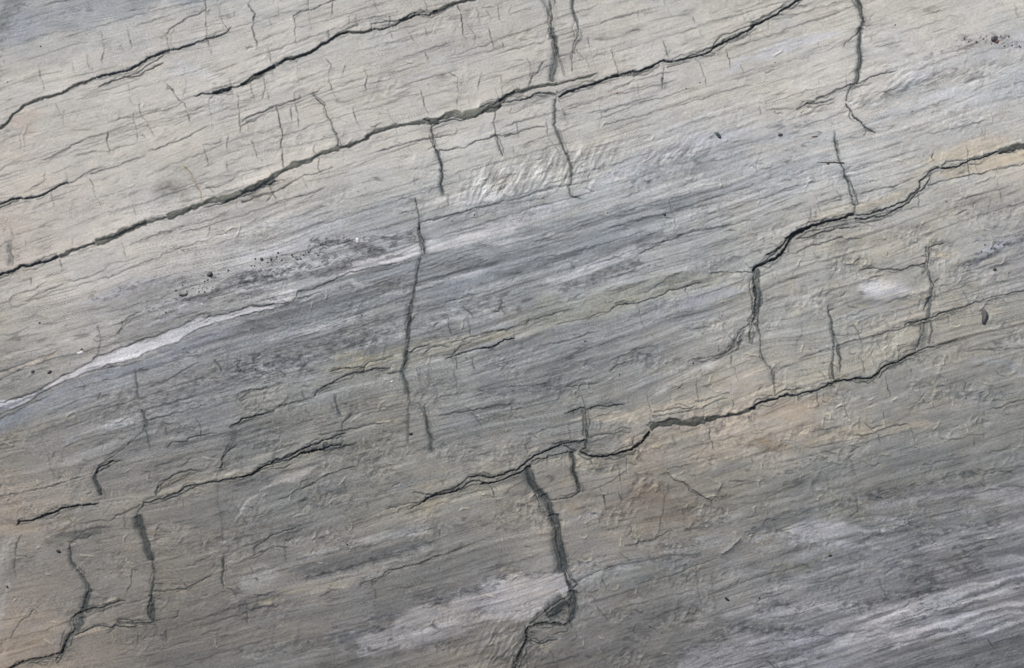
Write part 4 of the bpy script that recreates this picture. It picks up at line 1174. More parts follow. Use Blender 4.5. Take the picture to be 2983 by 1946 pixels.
stroke('C3', 16, (158,158,160), .6, '600,840 700,810 800,810')
stroke('C3', 12, (166,166,168), .6, '500,910 700,890 900,870 1060,860')
stroke('C3', 10, (164,164,168), .6, '580,935 800,930 1000,910')
stroke('C3', 12, (168,168,172), .6, '80,1050 300,1035 450,1010')
stroke('C3', 16, (160,160,166), .6, '700,1020 800,980 860,970')
stroke('C3', 14, (170,170,174), .6, '40,1130 150,1110 300,1090')
stroke('C3', 10, (168,168,174), .6, '1500,820 1650,825 1775,850')
stroke('C3', 12, (160,160,168), .5, '1480,700 1560,660 1620,640')
stroke('C3', 30, (112,115,122), .65, '700,1150 850,1120 950,1080 1100,1090 1290,1020', .8)
stroke('C3', 26, (110,113,120), .6, '1200,880 1450,860 1775,790', .5)
blob(2183+1450/2.219, 1246+915/2.219, 36, 10, 8, (94,97,104), .8, .7)
blob(2183+1080/2.219, 1246+890/2.219, 20, 10, 20, (92,94,104), .8, .7)
blob(2183+1130/2.219, 1246+985/2.219, 44, 16, 15, (114,117,122), .7, .6)
blob(2183+100/2.219, 1246+1300/2.219, 44, 14, 5, (96,99,106), .8, .8)
blob(2183+170/2.219, 1246+1130/2.219, 30, 14, 30, (104,107,114), .7, .8)
stroke('C3', 22, (106,108,114), .5, '20,1190 100,1180 210,1160', .7)
stroke('C3', 30, (162,163,170), .6, '0,1230 250,1180 500,1150 700,1170 900,1150', .4)
stroke('C3', 40, (160,159,168), .6, '0,1400 200,1360 500,1400 700,1330', .3)
fill('C3', '-400,1420 0,1400 400,1330 700,1220 1000,1130 1300,1040 1600,960 1775,930 1775,1240 1500,1330 1200,1390 900,1450 500,1500 0,1520 -400,1553', (150,151,158), .6, 14)
stroke('C3', 40, (166,167,174), .6, '560,1400 760,1310 950,1220 1120,1140 1300,1070 1500,1030', .4)
stroke('C3', 26, (164,165,172), .6, '640,1440 900,1370 1150,1310 1350,1250 1550,1200 1775,1160', .4)
stroke('C3', 22, (160,161,168), .55, '200,1200 500,1160 800,1170 1000,1150 1150,1080', .4)
stroke('C3', 26, (158,160,166), .55, '1100,820 1300,760 1500,690 1775,650', .5)
stroke('C3', 16, (166,168,174), .6, '0,800 200,740 420,730 650,760 900,770', .4)
stroke('C3', 18, (156,158,162), .55, '250,960 500,930 800,880 1000,860 1250,900 1500,850 1775,860', .4)
stroke('C3', 14, (180,179,186), .9, '540,1390 700,1320 850,1250 1000,1180 1150,1100 1300,1050 1500,1010 1775,960', .3)
stroke('C3', 12, (177,176,183), .9, '560,1430 800,1360 1000,1330 1200,1280 1400,1210 1600,1150 1775,1130', .3)
stroke('C3', 9, (174,174,180), .85, '900,1430 1100,1370 1300,1320 1500,1240 1775,1190', .3)
stroke('C3', 9, (174,174,180), .85, '1000,1240 1200,1180 1400,1120 1600,1080 1775,1040', .3)
stroke('C3', 8, (172,172,179), .85, '1180,1420 1400,1370 1600,1300 1775,1240', .3)
stroke('C3', 7, (162,162,170), .7, '700,1240 900,1170 1060,1110 1200,1070', .3)
stroke('C3', 9, (104,106,116), .85, '800,1455 1000,1385 1200,1310 1290,1300', .5)
stroke('C3', 10, (104,107,116), .85, '1300,1130 1500,1060 1700,990 1775,980', .5)
stroke('C3', 9, (106,109,118), .85, '950,1290 1150,1220 1350,1160 1550,1110', .5)
stroke('C3', 14, (114,116,122), .7, '1300,1300 1500,1200 1650,1170 1775,1160', .5)
stroke('C3', 9, (118,120,126), .6, '560,1330 750,1250 950,1180', .5)
stroke('C3', 40, (116,118,122), .65, '850,1480 1100,1420 1400,1390 1600,1340 1775,1280', .3)
stroke('C3', 60, (112,114,117), .6, '1000,1550 1300,1480 1600,1450 1775,1430', .5)
stroke('C3', 20, (130,131,134), .6, '0,1480 300,1470 600,1480', .8)
stroke('C3', 22, (110,112,116), .5, '200,1510 350,1480 500,1470', 1)
stroke('C3', 14, (128,130,122), .7, '20,900 200,880 300,920', .6)
stroke('C3', 50, (132,132,120), .5, '0,950 200,930 400,880 500,800', .6)

def grit(tile, w, a, s, sc=1.0, dcol=(88,91,98)):
    p = extend(tp(tile, s)); sl, d, ins, t, L = pdist(p, w+16, XP, YP)
    k = sstep(1.15, 0.3, d/(w*0.5*(1+0.35*n1(t/60, w))+.5))
    q = fbm(U[sl]/(15*sc), VV[sl]/(4.2*sc), 46, 3, .65) + 0.5*noise(X[sl]/26, Y[sl]/16, 47)
    m = k*a*sstep(0.0, 0.26, q); blend(sl, dcol, m*0.8); HGT[sl] -= m*1.1
    lt = k*a*sstep(0.1, 0.35, -q); blend(sl, (176,177,184), lt*0.35)
grit('B1', 60, .8, '0,380 200,340 420,300 640,260 800,215')
grit('B1', 40, .9, '480,130 620,115 780,150 920,190 980,160')
grit('B1', 26, .75, '820,95 960,100 1140,95')
grit('B1', 34, .5, '200,240 400,220 560,150')
grit('B1', 90, .6, '0,930 200,880 440,870 640,800 800,760 960,690', 1.3)
grit('B1', 40, .7, '150,960 300,900 420,940 460,980')
grit('B1', 50, .5, '1230,640 1400,600 1600,520 1775,560', 1.4)
grit('B1', 24, .6, '900,430 960,400 1040,380')
grit('B1', 24, .5, '680,430 760,420 880,400')
grit('B0', 40, .8, '1200,500 1350,480 1500,400 1620,350 1775,330')
grit('B0', 26, .6, '960,560 1060,540 1130,490')
grit('B0', 24, .5, '600,470 700,490 800,430 900,400')
grit('B0', 80, .45, '800,1180 1100,1080 1400,980 1775,920', 1.3)
grit('B0', 30, .5, '180,1400 300,1350 420,1290')
grit('B0', 40, .45, '900,1250 1100,1180 1300,1150 1550,1140', 1.3)
grit('B2', 40, .6, '500,440 700,370 850,310 1000,280 1150,250', 1.2)
grit('B2', 34, .5, '0,1130 200,1090 450,1050', 1.2)
grit('B2', 26, .5, '940,900 1050,870 1150,860')
grit('B3', 44, .7, '1420,290 1530,200 1650,140 1775,90', 1.2)
grit('B3', 30, .6, '1560,800 1775,770')
grit('B3', 30, .4, '1180,1130 1400,1130 1700,1090', 1.2)
grit('A3', 30, .6, '1370,250 1500,240 1640,250 1760,290', 1.1, (104,98,106))
grit('A3', 26, .5, '1130,390 1200,350 1350,300 1450,300', 1.1, (120,120,124))
grit('A3', 30, .45, '850,620 1000,580 1200,520 1400,460', 1.2, (120,122,122))
grit('A3', 20, .5, '90,830 250,820 400,800', 1.0, (110,112,124))
grit('A3', 16, .5, '60,1060 160,1050 280,1030')
grit('A2', 24, .5, '800,1140 950,1130 1150,1060 1350,1000', 1.2, (120,128,138))
grit('A2', 22, .5, '720,1200 770,1200')
grit('A2', 22, .5, '200,1450 350,1370 420,1320', 1.1, (118,124,132))
grit('A0', 50, .5, '0,300 20,150 60,80 150,40', 1.4, (110,116,118))
grit('A0', 26, .35, '180,150 350,100 600,60', 1.2, (120,124,134))
grit('A0', 26, .35, '500,260 640,210 700,300 780,300', 1.2, (140,136,128))
grit('C0', 50, .4, '300,740 400,740 560,680', 1.2, (100,98,92))
grit('C0', 60, .4, '1000,790 1250,760 1500,700 1700,600', 1.3, (98,97,95))
grit('C1', 24, .8, '420,970 600,930 720,900')
grit('C1', 24, .6, '600,740 500,730 680,740 720,700')
grit('C1', 30, .55, '850,860 1000,820 1250,760', 1.2)
grit('C1', 34, .8, '800,1260 900,1220 1000,1200', 1.2, (98,102,108))
grit('C1', 34, .8, '600,1370 720,1340 900,1300', 1.2, (98,102,108))
grit('C1', 34, .8, '1200,1130 1330,1110 1450,1060 1620,1030 1700,985', 1.2, (98,102,110))
grit('C1', 50, .6, '100,1500 300,1420 600,1400 800,1440', 1.4, (100,102,104))
grit('C1', 26, .5, '1000,1470 1250,1420 1500,1340', 1.4, (100,98,98))
grit('C1', 50, .45, '600,500 800,450 1000,430', 1.2)
grit('C1', 40, .4, '1250,650 1450,620 1700,600', 1.2)
grit('C2', 24, .7, '0,990 150,970 300,960 500,930', 1.2, (98,102,108))
grit('C2', 22, .7, '640,870 700,860 720,900 800,870')
grit('C2', 26, .6, '850,900 1000,870 1200,840 1400,820', 1.4)
grit('C2', 26, .6, '1280,660 1420,650 1560,610 1650,600', 1.2)
grit('C2', 20, .6, '1180,770 1350,750 1450,710', 1.2)
grit('C2', 60, .5, '850,1500 1000,1350 1250,1230 1500,1150', 1.5, (98,98,98))
grit('C2', 40, .6, '1300,1480 1450,1380 1600,1300 1775,1260', 1.4, (98,102,108))
grit('C2', 34, .4, '900,1150 1100,1060 1350,980', 1.3, (102,100,96))
grit('C3', 30, .9, '0,690 100,620 250,550 480,520 700,460 950,400 1200,350 1480,290', 1.2, (98,101,104))
grit('C3', 24, .6, '900,470 1100,420 1450,390', 1.2, (98,98,108))
grit('C3', 26, .8, '100,330 250,290 400,210 490,190', 1.1, (104,107,108))
grit('C3', 20, .7, '720,690 830,680 950,650 1050,610', 1.1)
grit('C3', 26, .7, '900,800 1050,780 1200,700 1400,640 1600,620', 1.3)
grit('C3', 20, .7, '1300,800 1500,740 1600,740')
grit('C3', 26, .8, '600,1160 800,1140 900,1090 1050,1090 1180,1060 1290,1020', 1.2)
grit('C3', 30, .6, '1000,970 1150,1000 1250,960')
grit('C3', 24, .7, '1340,910 1480,905')
grit('C3', 40, .7, '0,1300 200,1320 450,1300', 1.2)
grit('C3', 34, .6, '80,1180 220,1130', 1.1)
grit('C3', 26, .6, '150,1500 350,1480 500,1480', 1.2)
grit('C3', 18, .6, '700,1200 850,1190')
grit('C3', 40, .35, '250,900 450,880 700,830', 1.4)
grit('C3', 60, .35, '1300,1500 1775,1480', 1.4)

# ------------------------------------------------------------------ texture of the layers
st1 = fbm(U/620, VV/11, 51, 3, .6); st2 = fbm(U/430, VV/5.5, 54, 2); st3 = noise(U/700, VV/34, 57)
COL *= (1 + Z_STREAK*(0.40*st1 + 0.09*st2 + 0.16*st3))[..., None]
# pale or bluish folia
f1 = sstep(0.12, 0.42, fbm(U/800+2*noise(X/500, Y/500, 60), VV/15, 61, 3))*Z_STREAK
COL += (f1*0.5)[..., None]*(np.array([184,185,190], np.float32)-COL)
f2 = sstep(0.15, 0.45, fbm(U/640, VV/12, 64, 3))*Z_STREAK
COL += (f2*0.5)[..., None]*(np.array([116,120,126], np.float32)-COL)
# dark granular dashes along the bedding
d1 = fbm(U/30, VV/4.2, 67, 3, .6); reg = sstep(0.0, 0.45, fbm(X/120, Y/60, 70, 2))
dash = sstep(0.10, 0.42, d1 + 0.25*Z_SPECK - 0.12)*reg*Z_SPECK
COL *= (1 - 0.42*dash)[..., None]
cl = 0
for q_, (su, sv) in enumerate([(1100, 30), (800, 20), (600, 13)]):
    nq = noise(U/su + 0.35*noise(X/180, Y/140, 130+q_), VV/sv, 131+q_)
    cl = np.maximum(cl, np.exp(-(nq/0.035)**2)*sstep(-.05, .35, noise(U/90, VV/22, 140+q_)))
COL *= (1 - 0.26*cl*(0.6+0.8*Z_STREAK))[..., None]; HGT -= 0.35*cl
g1 = fbm(X/7.5, Y/5.5, 73, 2); COL *= (1 + (0.035+0.10*Z_SPECK)*g1)[..., None]
mot = fbm(X/46, Y/30, 76, 3); COL *= (1 + 0.05*mot)[..., None]
warm = fbm(X/210, Y/130, 79, 3)
COL *= (1 + warm[..., None]*np.array([0.022, 0.0, -0.03], np.float32))
wn = sstep(0.18, 0.4, fbm(X/70, Y/36, 82, 2))*Z_CRUMP
COL *= (1 + wn[..., None]*np.array([0.012, 0.0, -0.035], np.float32))

# ------------------------------------------------------------------ relief: swells, wrinkled crust, grain
HGT += 9*noise(X/420, Y/300, 91) + (1.6+3.2*Z_CRUMP)*noise(X/130, Y/90, 92)
HGT += Z_STREAK*(1.5*fbm(U/200, VV/12, 93, 2))
zc = Z_CRUMP*(0.12+0.95*sstep(-0.15, 0.4, fbm(X/150, Y/90, 94, 2)))
n_a = noise((X+wx*3)/44, (Y+wy*3)/60, 95); n_b = noise((X+wx*2)/19+5, (Y+wy*2)/22, 96); n_c = noise(X/8.5, Y/9.5, 97)
HGT -= zc*(6.5*np.abs(n_a) + 3.2*np.abs(n_b) + 1.5*np.abs(n_c))
pk = sstep(-.05, .3, noise(X/64, Y/52, 150))*zc
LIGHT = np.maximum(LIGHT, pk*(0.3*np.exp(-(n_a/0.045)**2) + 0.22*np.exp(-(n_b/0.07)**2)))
DARK = np.maximum(DARK, pk*0.22*sstep(.25, .5, np.abs(n_b)))
rg = np.exp(-(n_a/0.05)**2)*sstep(-.1, .3, noise(X/50, Y/50, 98)); HGT += zc*rg*1.2
HGT += (0.3+0.6*Z_SPECK)*fbm(X/9, Y/6.5, 99, 2)
HGT += 0.22*fbm(U/14, VV/5, 100, 2)
HGT -= dash*0.9
# slanting blade-like chatter marks
for (bx, by, rx, ry, ang, amp) in [(1600,500,210,62,62,1.),(1420,540,70,60,62,.8),(1980,440,110,40,50,.7),(1470,1890,90,90,58,1.15),(2650,235,90,34,35,.9),
        (2500,300,70,28,35,.9),(2340,330,60,16,38,1.),(2860,215,110,34,30,.8),(2820,360,90,26,45,.6),(1330,60,90,40,60,.5),(720,1500,60,60,60,.6),(1760,1300,140,30,40,.4),(1380,560,30,60,70,.6),(2180,1560,40,20,50,.5)]:
    m = max(rx, ry)*1.7; sl = box(bx-m, by-m, bx+m, by+m); x_, y_ = X[sl], Y[sl]
    k = np.exp(-(((x_-bx)/rx)**2+((y_-by+0.25*(x_-bx))/ry)**2)**1.3)*amp
    c, s_ = math.cos(R(ang)), math.sin(R(ang)); u = x_*c-y_*s_; v = x_*s_+y_*c
    q = noise(u/46+1.5*noise(x_/50,y_/50,114), v/11+1.2*noise(x_/40,y_/40,115), 110) + 0.5*noise(u/22, v/5, 111)
    HGT[sl] += k*(1.5*q + 1.2*np.abs(noise(u/30, v/6, 112)))
    COL[sl] *= (1 + k*0.22*noise(u/60, v/9, 113))[..., None]
    nb = noise(u/52+1.2*noise(x_/60, y_/60, 116), v/13, 117); on = sstep(.05, .35, noise(x_/34, y_/26, 118))
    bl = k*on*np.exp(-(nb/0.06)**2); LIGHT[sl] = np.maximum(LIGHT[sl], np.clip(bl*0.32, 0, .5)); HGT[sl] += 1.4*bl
    DARK[sl] = np.maximum(DARK[sl], 0.22*k*on*sstep(.12, .4, nb))
# ridge scar in the lower right
sl, d, t, L = polydist(tp('C2', '1545,830 1600,780 1640,740 1680,700'), 40)
e = np.clip(np.minimum(t, L-t)/14, 0, 1); HGT[sl] += 9*e*np.where(d > 0, np.exp(-np.abs(d)/9), np.exp(-np.abs(d)/9)*0.6)
for s_ in ['1230,300 1340,370 1440,440 1495,470', '1495,465 1530,400 1560,370']:
    sl, d, t, L = polydist(tp('C2', s_), 40); e = np.clip(np.minimum(t, L-t)/14, 0, 1); HGT[sl] += 4*e*np.exp(-np.abs(d)/5)

# ------------------------------------------------------------------ traced cracks, then the small ones too fine to trace
tile = None
for ln in MARKS.strip().splitlines():
    ln = ln.strip()
    if len(ln) == 2: tile = ln; continue
    ALLP.append(extend(tp(tile, ln.split(' ', 3)[3])))
tile = None
for ln in MARKS.strip().splitlines():
    ln = ln.strip()
    if len(ln) == 2: tile = ln; continue
    k_, w_, a_, s_ = ln.split(' ', 3); mark(tile, k_, float(w_), float(a_), s_)
n_traced = len(crack_names)
rr = random.Random(11)
HZ = [[4,5,7,7,6,5,5,4,3,1,0,0],[5,6,7,7,6,5,4,3,2,2,1,1],[4,5,5,4,3,4,3,1,1,2,3,5],[3,3,1,0,0,0,1,2,3,4,4,4],[1,1,1,2,2,1,1,2,3,5,5,2],[2,2,3,3,4,2,2,4,5,4,3,1],[2,2,3,3,2,1,4,6,5,3,1,0],[2,2,2,1,0,1,2,3,3,1,0,0],[1,1,1,0,0,2,3,1,1,0,0,0]]
def zat(x, y, Z):
    i = min(11, max(0, int(round(x/W*11)))); j = min(8, max(0, int(round(y/H*8)))); return Z[j][i]
cnt = 0
while cnt < 240:
    x, y = rr.uniform(-60, W+60), rr.uniform(-60, H+60)
    if rr.random()*8 > zat(x, y, HZ): continue
    L = math.exp(rr.gauss(3.6, .65)); tilt = rr.gauss(0.16, 0.22); p = [(x, y)]
    for i in range(4): x += L/4*(tilt+rr.gauss(0, .28)); y += L/4; p.append((x, y))
    mark(None, 'h', 3, rr.uniform(.15, .75), p); cnt += 1
cnt = 0
while cnt < 400:
    x, y = rr.uniform(-60, W+60), rr.uniform(-60, H+60)
    if cnt < 160: y *= .45
    L = rr.choice([70, 120, 200, 300, 460]); k = -0.30 + 0.10*(x/W > .6 and y/H > .6) + rr.gauss(0, .04); p = [(x, y)]
    n = max(3, int(L/14))
    for i in range(n): x += L/n; y += L/n*(k+rr.gauss(0, .09)); p.append((x, y))
    mark(None, 's', 3, rr.uniform(.2, .55), p); cnt += 1
# ramifying wrinkle lines in the crusty zones
cnt = 0
while cnt < 380:
    x, y = rr.uniform(0, W), rr.uniform(0, H)
    j, i = min(NY-1, np.searchsorted(ys, y)), min(NX-1, np.searchsorted(xs, x))
    if rr.random() > Z_CRUMP[j, i]**2: continue
    an = rr.uniform(0, math.pi); L = rr.uniform(14, 46); p = [(x, y)]
    for q in range(4): an += rr.gauss(0, .5); x += L/4*math.cos(an); y += L/4*math.sin(an); p.append((x, y))
    sl, d, t, LL = polydist(p, 14); e = np.clip(np.minimum(t, LL-t)/8, 0, 1)
    sg_ = rr.choice([1, 1, -1]); HGT[sl] += 2.4*e*np.exp(-(d/2.0)**2)*sg_; cnt += 1
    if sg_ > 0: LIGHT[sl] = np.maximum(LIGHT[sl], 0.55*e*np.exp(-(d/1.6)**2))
    else: DARK[sl] = np.maximum(DARK[sl], 0.4*e*np.exp(-(d/1.5)**2))

lum = COL.mean(-1); sat = 0.82
COL = lum[..., None] + (COL-lum[..., None])*sat
COL *= np.interp(lum, [80,110,130,150,165,180,200], [.84,.87,.895,.93,.965,.995,1.015]).astype(np.float32)[..., None]
COL *= np.array([1.0, .993, 1.0], np.float32)
# pale edges, grey bands and dark lines coloured into the cracks and creases
lt = np.clip(LIGHT, 0, 1)[..., None]; COL = COL*(1-lt) + (COL*0.35+np.array([138,133,115], np.float32))*lt  # pale crease and crack edges, with lip highlights painted in
stripe = 0.5+0.5*fbm(U/40, VV/2.6, 120, 2)*1.6
bc = np.array([128,129,119], np.float32)*(0.84+0.26*stripe)[..., None]*(1+0.06*noise(X/30, Y/30, 121))[..., None]
bc = bc*(1-0.27*BANDD[..., None]); b_ = np.clip(BAND*1.05, 0, 1)[..., None]*0.88; COL = COL*(1-b_) + bc*b_
sm = np.clip(SMOKE, 0, 1)[..., None]; sc = COL*0.27 + np.array([27,34,36], np.float32)
COL = COL*(1-sm) + sc*sm
dk = np.clip(DARK, 0, 1)[..., None]
COL = COL*(1-dk) + (COL*0.17 + np.array([32,35,37], np.float32))*dk
cs = [tp('A0', '1185,1070 1230,1110 1265,1180 1300,1250 1305,1300')]
sl, d, t, L = polydist(cs[0], 12); o = np.exp(-(d/4)**2)[..., None]*0.3; COL[sl] = COL[sl]*(1-o)+np.array([186,160,112], np.float32)*o

# ------------------------------------------------------------------ to albedo
c = np.clip(COL, 8, 235)/255.0
lin = np.where(c <= 0.04045, c/12.92, ((c+0.055)/1.055)**2.4)
ALB = np.clip(lin/KLIGHT, 0.01, 0.85).astype(np.float32)
Z = (HGT/1000.0).astype(np.float32); Z -= float(np.median(Z))
PX = ((X-W/2)/1000).astype(np.float32); PY = (-(Y-H/2)/1000).astype(np.float32)
gy_, gx_ = np.gradient(Z, PY[:,0], PX[0,:])
NRM = np.stack([-gx_, -gy_, np.ones_like(Z)], -1); NRM /= np.linalg.norm(NRM, axis=-1, keepdims=True)
def z_at(x, y):
    return float(Z[min(NY-1, np.searchsorted(ys, y)), min(NX-1, np.searchsorted(xs, x))])

# ------------------------------------------------------------------ materials
def rock_mat():
    m = bpy.data.materials.new('weathered_stone'); m.use_nodes = True; t = m.node_tree; N = t.nodes; Lk = t.links
    b = N['Principled BSDF']; b.inputs['Roughness'].default_value = 0.62; b.inputs['Specular IOR Level'].default_value = 0.32
    a = N.new('ShaderNodeAttribute'); a.attribute_name = 'mineral_and_light'
    uv = N.new('ShaderNodeAttribute'); uv.attribute_name = 'bedding'
    tc = N.new('ShaderNodeTexCoord')
    def nz(vec, sc, det, ro=.6):
        n = N.new('ShaderNodeTexNoise'); n.inputs['Scale'].default_value = sc; n.inputs['Detail'].default_value = det
        n.inputs['Roughness'].default_value = ro; Lk.new(vec, n.inputs['Vector']); return n.outputs['Fac']
    mp = N.new('ShaderNodeMapping'); mp.inputs['Scale'].default_value = (7, 190, 1); Lk.new(uv.outputs['Vector'], mp.inputs['Vector'])
    g1 = nz(mp.outputs[0], 1.0, 4); g2 = nz(tc.outputs['Object'], 330, 3, .7); g3 = nz(tc.outputs['Object'], 95, 4)
    def mr(src, lo, hi, a0=.3, a1=.7):
        r = N.new('ShaderNodeMapRange'); r.inputs[1].default_value = a0; r.inputs[2].default_value = a1
        r.inputs[3].default_value = lo; r.inputs[4].default_value = hi; Lk.new(src, r.inputs[0]); return r.outputs[0]
    def mul(p, q):
        k = N.new('ShaderNodeMath'); k.operation = 'MULTIPLY'; Lk.new(p, k.inputs[0]); Lk.new(q, k.inputs[1]); return k.outputs[0]
    f = mul(mul(mr(g1, .93, 1.07), mr(g2, .90, 1.10)), mr(g3, .95, 1.05))
    vm = N.new('ShaderNodeVectorMath'); vm.operation = 'SCALE'; Lk.new(a.outputs['Color'], vm.inputs[0]); Lk.new(f, vm.inputs['Scale'])
    Lk.new(vm.outputs[0], b.inputs['Base Color'])
    Lk.new(mr(g3, .52, .74), b.inputs['Roughness'])
    bp = N.new('ShaderNodeBump'); bp.inputs['Strength'].default_value = 0.55; bp.inputs['Distance'].default_value = 0.0016
    sm_ = N.new('ShaderNodeMath'); sm_.operation = 'ADD'; Lk.new(mul(g2, mr(g3, .5, 1.0)), sm_.inputs[0]); Lk.new(mr(g1, .35, .6), sm_.inputs[1])
    Lk.new(sm_.outputs[0], bp.inputs['Height']); Lk.new(bp.outputs[0], b.inputs['Normal']); return m
ROCK = rock_mat()
def flat_mat(name, col, rough=.6):
    m = bpy.data.materials.new(name); m.use_nodes = True; t = m.node_tree; b = t.nodes['Principled BSDF']
    n = t.nodes.new('ShaderNodeTexNoise'); n.inputs['Scale'].default_value = 260; n.inputs['Detail'].default_value = 4
    tc = t.nodes.new('ShaderNodeTexCoord'); t.links.new(tc.outputs['Object'], n.inputs['Vector'])
    r = t.nodes.new('ShaderNodeValToRGB'); t.links.new(n.outputs['Fac'], r.inputs['Fac'])
    l = [((v/255)**2.2) for v in col]
    r.color_ramp.elements[0].position = .3; r.color_ramp.elements[1].position = .7
    r.color_ramp.elements[0].color = (*[v*.6 for v in l], 1); r.color_ramp.elements[1].color = (*[v*1.35 for v in l], 1)
    t.links.new(r.outputs[0], b.inputs['Base Color']); b.inputs['Roughness'].default_value = rough; return m

# ------------------------------------------------------------------ cut the face into blocks, veins and cracks (parts of one rock face)
JOINTS = [   # (bed, line down through the bed) in 1/2380 units
 (2, [(330,170),(345,230),(350,330)]), (2, [(540,90),(560,200)]),
 (3, [(1275,-20),(1290,60),(1298,215)]), (3, [(700,130),(790,345)]), (3, [(440,330),(470,480)]),
 (4, [(1005,285),(1020,350),(1030,430),(975,560),(980,600)]), (4, [(1298,215),(1290,300),(1320,380),(1328,480)]), (4, [(2000,-20),(2005,80),(2000,170),(1970,230),(2010,320)]),
 (5, [(980,590),(965,700),(950,790),(942,880)]), (5, [(1935,300),(1960,400),(1985,520)]),
 (6, [(942,850),(950,920),(955,1010)]), (6, [(1755,600),(1757,700),(1740,830)]), (6, [(2165,390),(2160,600),(2170,660),(2155,760)]), (6, [(335,1000),(340,1060),(225,1110),(235,1180)]),
 (7, [(1362,940),(1360,1010),(1350,1060)]), (7, [(1940,760),(1935,900)]), (7, [(2155,740),(2150,820)]), (7, [(995,970),(1020,1130)]),
 (8, [(325,1170),(330,1220),(355,1290),(355,1450)]), (8, [(1235,1080),(1250,1150),(1285,1200),(1310,1300)]), (8, [(1340,1050),(1345,1150),(1290,1170),(1310,1290)]), (8, [(165,1250),(205,1360),(180,1470)]),
 (9, [(1305,1250),(1335,1370)]), (10, [(1335,1360),(1325,1450),(1230,1470),(1200,1560)]),
]
cx = 0.25*(XW[:-1,:-1]+XW[1:,:-1]+XW[:-1,1:]+XW[1:,1:]); cy = 0.25*(YW[:-1,:-1]+YW[1:,:-1]+YW[:-1,1:]+YW[1:,1:])
bed = np.zeros(cx.shape, np.int32)
for yy in bed_y: bed += (cy > np.interp(cx.ravel(), xs, yy).reshape(cx.shape))
col_i = np.zeros(cx.shape, np.int32)
for (b_i, p) in JOINTS:
    a = np.array(p, float)*D2S; xj = np.interp(cy.ravel(), a[:,1], a[:,0]).reshape(cx.shape)
    col_i += ((bed == b_i) & (cx > xj))
LBL = (bed*16 + col_i).astype(np.int32)
VEINS = [('vein', '0,1172 100,1141 200,1106 270,1076 330,1041 400,996 470,966 530,931 590,896 640,861 700,846 780,811 860,786 930,756 1020,731 1100,696 1180,671 1230,641 1290,606 1340,612 1400,607 1480,587 1560,567 1640,537 1700,546 1775,527 1775,556 1650,576 1530,606 1430,636 1330,661 1250,694 1150,764 1050,794 960,824 880,864 800,894 720,904 640,934 560,959 480,994 400,1024 330,1059 250,1099 180,1150 80,1196 0,1225', 'B0', 'long white vein slanting across the blue-grey layers at the left'),
 ('pale_lens', '90,530 140,500 190,465 260,445 370,430 365,480 345,505 250,515 170,530', 'B1', 'short pale lens ending beside a hooked crack, upper right of the long white vein'),
 ('pale_lens', '640,330 720,260 850,210 960,200 1080,140 1160,130 1160,200 1060,240 940,260 800,280 720,320', 'B1', 'pinkish pale tongue of stone ending at the upright smoky crack'),
 ('pale_lens', '400,400 440,360 510,350 600,310 700,275 790,230 860,205 950,170 1040,130 960,215 880,255 780,290 690,330 600,365 500,395', 'B2', 'slender pale lens in the middle of the blue-grey stone'),
 ('pale_lens', '715,400 780,370 860,370 950,395 1040,410 1060,440 960,450 900,470 820,482 750,465 710,435', 'B3', 'small bright white lens in the crusty stone at the right'),
 ('pale_lens', '235,650 300,610 420,590 500,600 600,590 650,630 715,660 640,700 560,715 450,718 330,700 260,685', 'C3', 'fan-shaped pale patch among the streaks at the lower right'),
 ('pale_lens', '330,860 420,820 500,790 640,770 700,745 850,700 960,670 1120,620 1240,615 1220,670 1120,700 960,720 820,750 700,785 520,825 400,850', 'C1', 'light grey strip above a dark band in the lower middle'),
 ('pale_lens', '760,1490 770,1420 750,1370 850,1320 990,1300 1000,1230 1060,1190 1200,1140 1340,1160 1370,1090 1480,1080 1620,1070 1640,1010 1775,965 1900,950 2100,930 2110,980 2150,1060 2080,1130 1900,1200 1775,1215 1600,1250 1400,1350 1200,1400 1000,1440 850,1480', 'C1', 'broad pale ragged-edged patch left of the wide smoky crack')]
for vi, (nm, s_, tl_, lb) in enumerate(VEINS):
    p = tp(tl_, s_); p = [(x-400 if x < 6 else x, y) for x, y in p]
    sl, d, ins, t, L = pdist(p, 40, XF if vi == 0 or vi == 1 else XP, YF if vi < 2 else YP, True)
    q = LBL[sl[0].start:sl[0].stop, sl[1].start:sl[1].stop]; iq = ins[:q.shape[0], :q.shape[1]]; q[iq] = 1000+vi
# cracks whose traced pieces join end to end are one crack
ends = []; i_c = 0
tile = None
for ln in MARKS.strip().splitlines():
    ln = ln.strip()
    if len(ln) == 2: tile = ln; continue
    k_, w_, a_, s_ = ln.split(' ', 3); p = extend(tp(tile, s_)); L = sum(math.dist(a, b) for a, b in zip(p[:-1], p[1:]))
    if k_ in 'kbg' and float(w_) >= 4 and L > 28:
        v = abs(p[-1][1]-p[0][1]) > 1.2*abs(p[-1][0]-p[0][0]); ends.append((p[0], p[-1], v, p))
par = list(range(len(crack_names)))
def find(i):
    while par[i] != i: i = par[i]
    return i
for i in range(len(ends)):
    for j in range(i):
        if ends[i][2] != ends[j][2]: continue
        if min(math.dist(a, b) for a in ends[i][:2] for b in ends[j][:2]) < 22 or \
           min(math.dist(a, b) for a in ends[i][:2] for b in ends[j][3]) < 9: par[find(i)] = find(j)
root_id = np.array([find(i) for i in range(len(par))] + [-1])
cv = root_id[CRACKID]          # index -1 -> -1
cf = cv[:-1,:-1]; cf = np.where(cf < 0, cv[1:,1:], cf)
use = CRACKID[:-1,:-1] >= 0; use &= (CRACKID[1:,1:] >= 0)
LBL = np.where(use, 2000+cf, LBL)

